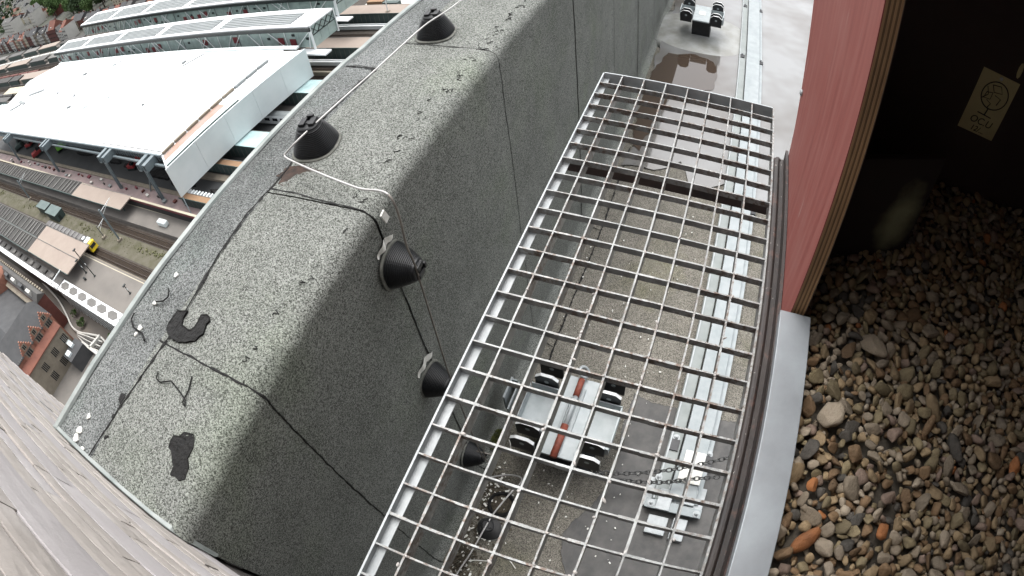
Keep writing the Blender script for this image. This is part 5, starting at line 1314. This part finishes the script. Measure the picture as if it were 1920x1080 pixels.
# foliage helper
def foliage(c, r, n, leaf, seed, squash=.85):
    rr_ = random.Random(seed); mb = MB()
    lobes = [(Vector(c), r*.72)] + [(Vector(c) + Vector((rr_.gauss(0,1), rr_.gauss(0,1), rr_.gauss(0,.7))).normalized()*r*.55, r*rr_.uniform(.3,.5)) for _ in range(9)]
    for k in range(n):
        lc, lr = lobes[rr_.randrange(len(lobes))]
        d = Vector((rr_.gauss(0,1), rr_.gauss(0,1), rr_.gauss(0,1))).normalized()*lr*rr_.uniform(.55,1.06); d.z *= squash
        p = lc + d; s = leaf*rr_.uniform(.6,1.4)
        a = Vector((rr_.gauss(0,1), rr_.gauss(0,1), rr_.gauss(0,1))).normalized(); b = a.orthogonal().normalized()
        mb.add([p + a*s, p + b*s*.8, p - a*s*.9, p - b*s*.7], [(0,1,2,3)])
    return mb
def tree(x, y, z0, hgt, r, label, seed, dark=False, n=420, leaf=.9):
    t = thing('tree', label, 'tree', (x, y, z0), group='trees among the houses' if hgt > 4 else 'bushes by the railing')
    tk = MB().tube([(0,0,0),(.1,0,hgt*.35),(.0,.1,hgt*.7)], [r*.09,r*.065,r*.03], 7)
    for k in range(4): tk.tube([(.05,0,hgt*.35+k*.04*hgt),(r*.5*math.cos(k*1.7),r*.5*math.sin(k*1.7),hgt*.62)], [r*.04,r*.015], 5)
    tk.build('trunk', MT['trunk'], t)
    foliage((0,0,hgt*.64), r, n, leaf, seed).build('crown', MT['leaf2'] if dark else MT['leaf'], t, recalc=False)
tree(-141, 14.6, hz(-5.5), 2.4, 1.3, 'pale bush beside the curved railing, farther one', 301, n=160, leaf=.25)
tree(-134.5, 13.6, hz(-5.5), 2.6, 1.6, 'pale bush inside the bend of the curved railing', 302, n=200, leaf=.28)
tree(-117.5, 14.6, hz(-5.5), 2.0, 1.8, 'green bush at the parapet edge below the hexagon roof', 303, n=220, leaf=.28)

# ---------------------------------------------------------------- houses and trees towards the horizon
HR = random.Random(41)
WALLS = ['cream','palewall','brick','brick2','stonetrim','palewall','cream']; ROOFS = ['slate','redtile','slate2','slate','redtile']
WIN = MB().box(-.55,.55,-.12,.05,-.8,.8).mesh('window', MT['darkglass'])
def house(x, y, w, d, hw, hr, rz, label, wall_m, roof_m, group, cols=3, rows=3, gab=False):
    t = thing('house', label, 'house', (x, y, hz(-5.5)), rz, group=group)
    MB().box(-w/2, w/2, 0, d, 0, hw).build('wall', MT[wall_m], t)
    r_ = MB()
    if gab: r_.prism([(-w/2-.3,hw),(w/2+.3,hw),(0,hw+hr)], -.3, d+.3, 'y')
    else: r_.prism([(-.4,hw),(d+.4,hw),(d/2,hw+hr)], -w/2, w/2, 'x')
    rf = r_.build('roof', MT[roof_m], t)
    MB().box(w/2-1.4,w/2-.5,d/2-.5,d/2+.5,hw+hr*.5,hw+hr+1.1).build('chimney', MT['brick2'], rf)
    for i in range(cols):
        for j in range(rows):
            inst('window', WIN, t, (-w/2 + w*(i+.5)/cols, -.02, 1.7 + (hw-1.6)*j/rows))
    inst('door', bpy.data.meshes.get('door_leaf') or MB().box(-.6,.6,-.14,.05,0,2.2).mesh('door_leaf', MT['greensteel']), t, (-w/2+.9,-.04,0))
    if not gab and HR.random() < .5:
        MB().box(-1.1,1.1,.6,2.4,hw+.2,hw+2.0).build('dormer', MT['palewall'], t)
colname = {'cream':'cream','palewall':'white','brick':'orange brick','brick2':'dark red brick','stonetrim':'buff'}
roofname = {'slate':'slate','redtile':'red-tiled','slate2':'grey'}
ordn = ORD
x, k = -452.0, 0
while x > -740:
    big = k == 3
    w = 17 if big else HR.uniform(7.0, 10.5)
    wm_, rm_ = ('brick2','redtile') if big else (HR.choice(WALLS), HR.choice(ROOFS))
    y = 184.5 + (-447 - x)*(17.0/255.0)
    hw = 14 if big else HR.uniform(10.0, 14.0)
    house(x - w/2, y, w, 11, hw, 6.5 if big else HR.uniform(3.2,5.0), math.radians(-3.8), f'{colname[wm_]} house with {roofname[rm_]} roof, {ordn[k]} from the hall end of the street row', wm_, rm_, 'houses in the street row', 5 if big else HR.choice((2,3)), 3, gab=(k % 5 == 2))
    x -= w + .15; k += 1
x, k = -330.0, 0
while x > -480:
    w = HR.uniform(8, 13); wm_, rm_ = HR.choice(WALLS), HR.choice(('slate','slate2','redtile','slate'))
    house(x - w/2, 196 + (-330-x)*.05, w, 12, HR.uniform(7,9), HR.uniform(3,4.5), math.radians(-3), f'{colname[wm_]} house with {roofname[rm_]} roof behind the farther glazed hall, {ordn[k]} along', wm_, rm_, 'houses behind the glazed halls', 2, 2)
    x -= w + HR.choice((.2,.2,3)); k += 1
x, k = -330.0, 0
while x > -440:
    w = HR.uniform(8, 14); wm_, rm_ = HR.choice(WALLS), HR.choice(('slate','redtile','slate2'))
    house(x - w/2, 226 + (-330-x)*.05, w, 13, HR.uniform(7,9), HR.uniform(3,4.5), math.radians(-3), f'{colname[wm_]} house with {roofname[rm_]} roof in the second street behind the halls, {ordn[k]} along', wm_, rm_, 'houses in the second street', 2, 2)
    x -= w + HR.choice((.2,.2,5)); k += 1
x, k = -640.0, 0
while x > -900:
    w = HR.uniform(9, 16); wm_, rm_ = HR.choice(WALLS), HR.choice(ROOFS)
    house(x - w/2, 262 + (-640-x)*.12 + HR.uniform(-6,6), w, 13, HR.uniform(8,11), HR.uniform(3,5), math.radians(-7+HR.uniform(-10,10)), f'{colname[wm_]} house with {roofname[rm_]} roof near the trees, {ordn[k]} from the woods', wm_, rm_, 'houses near the woods', 3, 2)
    x -= w + HR.uniform(1, 16); k += 1
house(-745, 236, 62, 14, 24, 3, math.radians(-8), 'long white apartment block with rows of dark windows behind the street row', 'palewall', 'slate2', 'apartment blocks', 14, 5)
house(-690, 250, 20, 14, 20, 6, math.radians(-8), 'tall white gabled house next to the apartment block', 'palewall', 'slate', 'apartment blocks', 4, 4, gab=True)
house(-585, 285, 22, 30, 11, 5, math.radians(-12), 'white villa with red-tiled roof at the edge of the woods', 'palewall', 'redtile', 'villas', 5, 3)
TR = random.Random(52); tl = 0
tpos = [(-520,238),(-545,246),(-498,236),(-480,244),(-565,252),(-590,262),(-612,268),(-530,262),(-505,258),(-560,276),(-632,262),(-660,276),(-700,292),(-735,300),(-770,300),(-470,262),(-455,240),(-640,290),(-800,330),(-850,330),(-575,300),(-605,310),(-540,292),(-515,284),(-490,278),(-660,318),(-700,335),(-620,335)]
for i, (x, y) in enumerate(tpos):
    tree(x + TR.uniform(-4,4), y + TR.uniform(-4,4), hz(-5.5), TR.uniform(17,24), TR.uniform(9,13), f'broad leafy {"dark green" if i % 3 == 0 else "green"} tree, {ordn[i]} counted from the middle of the grove', 400+i, dark=(i % 3 == 0), n=1500, leaf=1.0)
wd = MB()
for k in range(110):
    x = TR.uniform(-2600,-820); y = TR.uniform(.20,.62)*-x; r_ = TR.uniform(14,30)
    f_ = foliage((x, y, hz(-2)+r_*.3), r_, 90, 3.4, 700+k, .6); wd.add(f_.v, f_.f)
wd.build('distant_woods', MT['leaf2'], kind='stuff', label='distant woods and gardens towards the horizon', cat='woods', recalc=False)
far = MB()
FR = random.Random(61)
for k in range(420):
    x = FR.uniform(-2600,-760); y = FR.uniform(.22,.6)*-x
    if -1000 < x < -620 and y < 300: continue
    w, d, h = FR.uniform(8,22), FR.uniform(8,14), FR.uniform(6,12); a = FR.uniform(-.3,.3); R_ = Matrix.Rotation(a,3,'Z')
    far.obox((x,y,hz(-5.5)+h/2),(w,d,h),R_,FR.choice((0,0,1,2)))
    v = [Vector((x,y,hz(-5.5)+h)) + R_ @ Vector(p) for p in ((-w/2,-d/2,0),(w/2,-d/2,0),(w/2,d/2,0),(-w/2,d/2,0),(-w/2,0,4),(w/2,0,4))]
    far.add(v, [(0,1,5,4),(2,3,4,5),(0,4,3),(1,2,5)], FR.choice((3,3,4)))
far.build('distant_town', [MT['palewall'], MT['cream'], MT['brick2'], MT['slate'], MT['redtile']], kind='stuff', label='mass of distant town houses towards the horizon', cat='town')
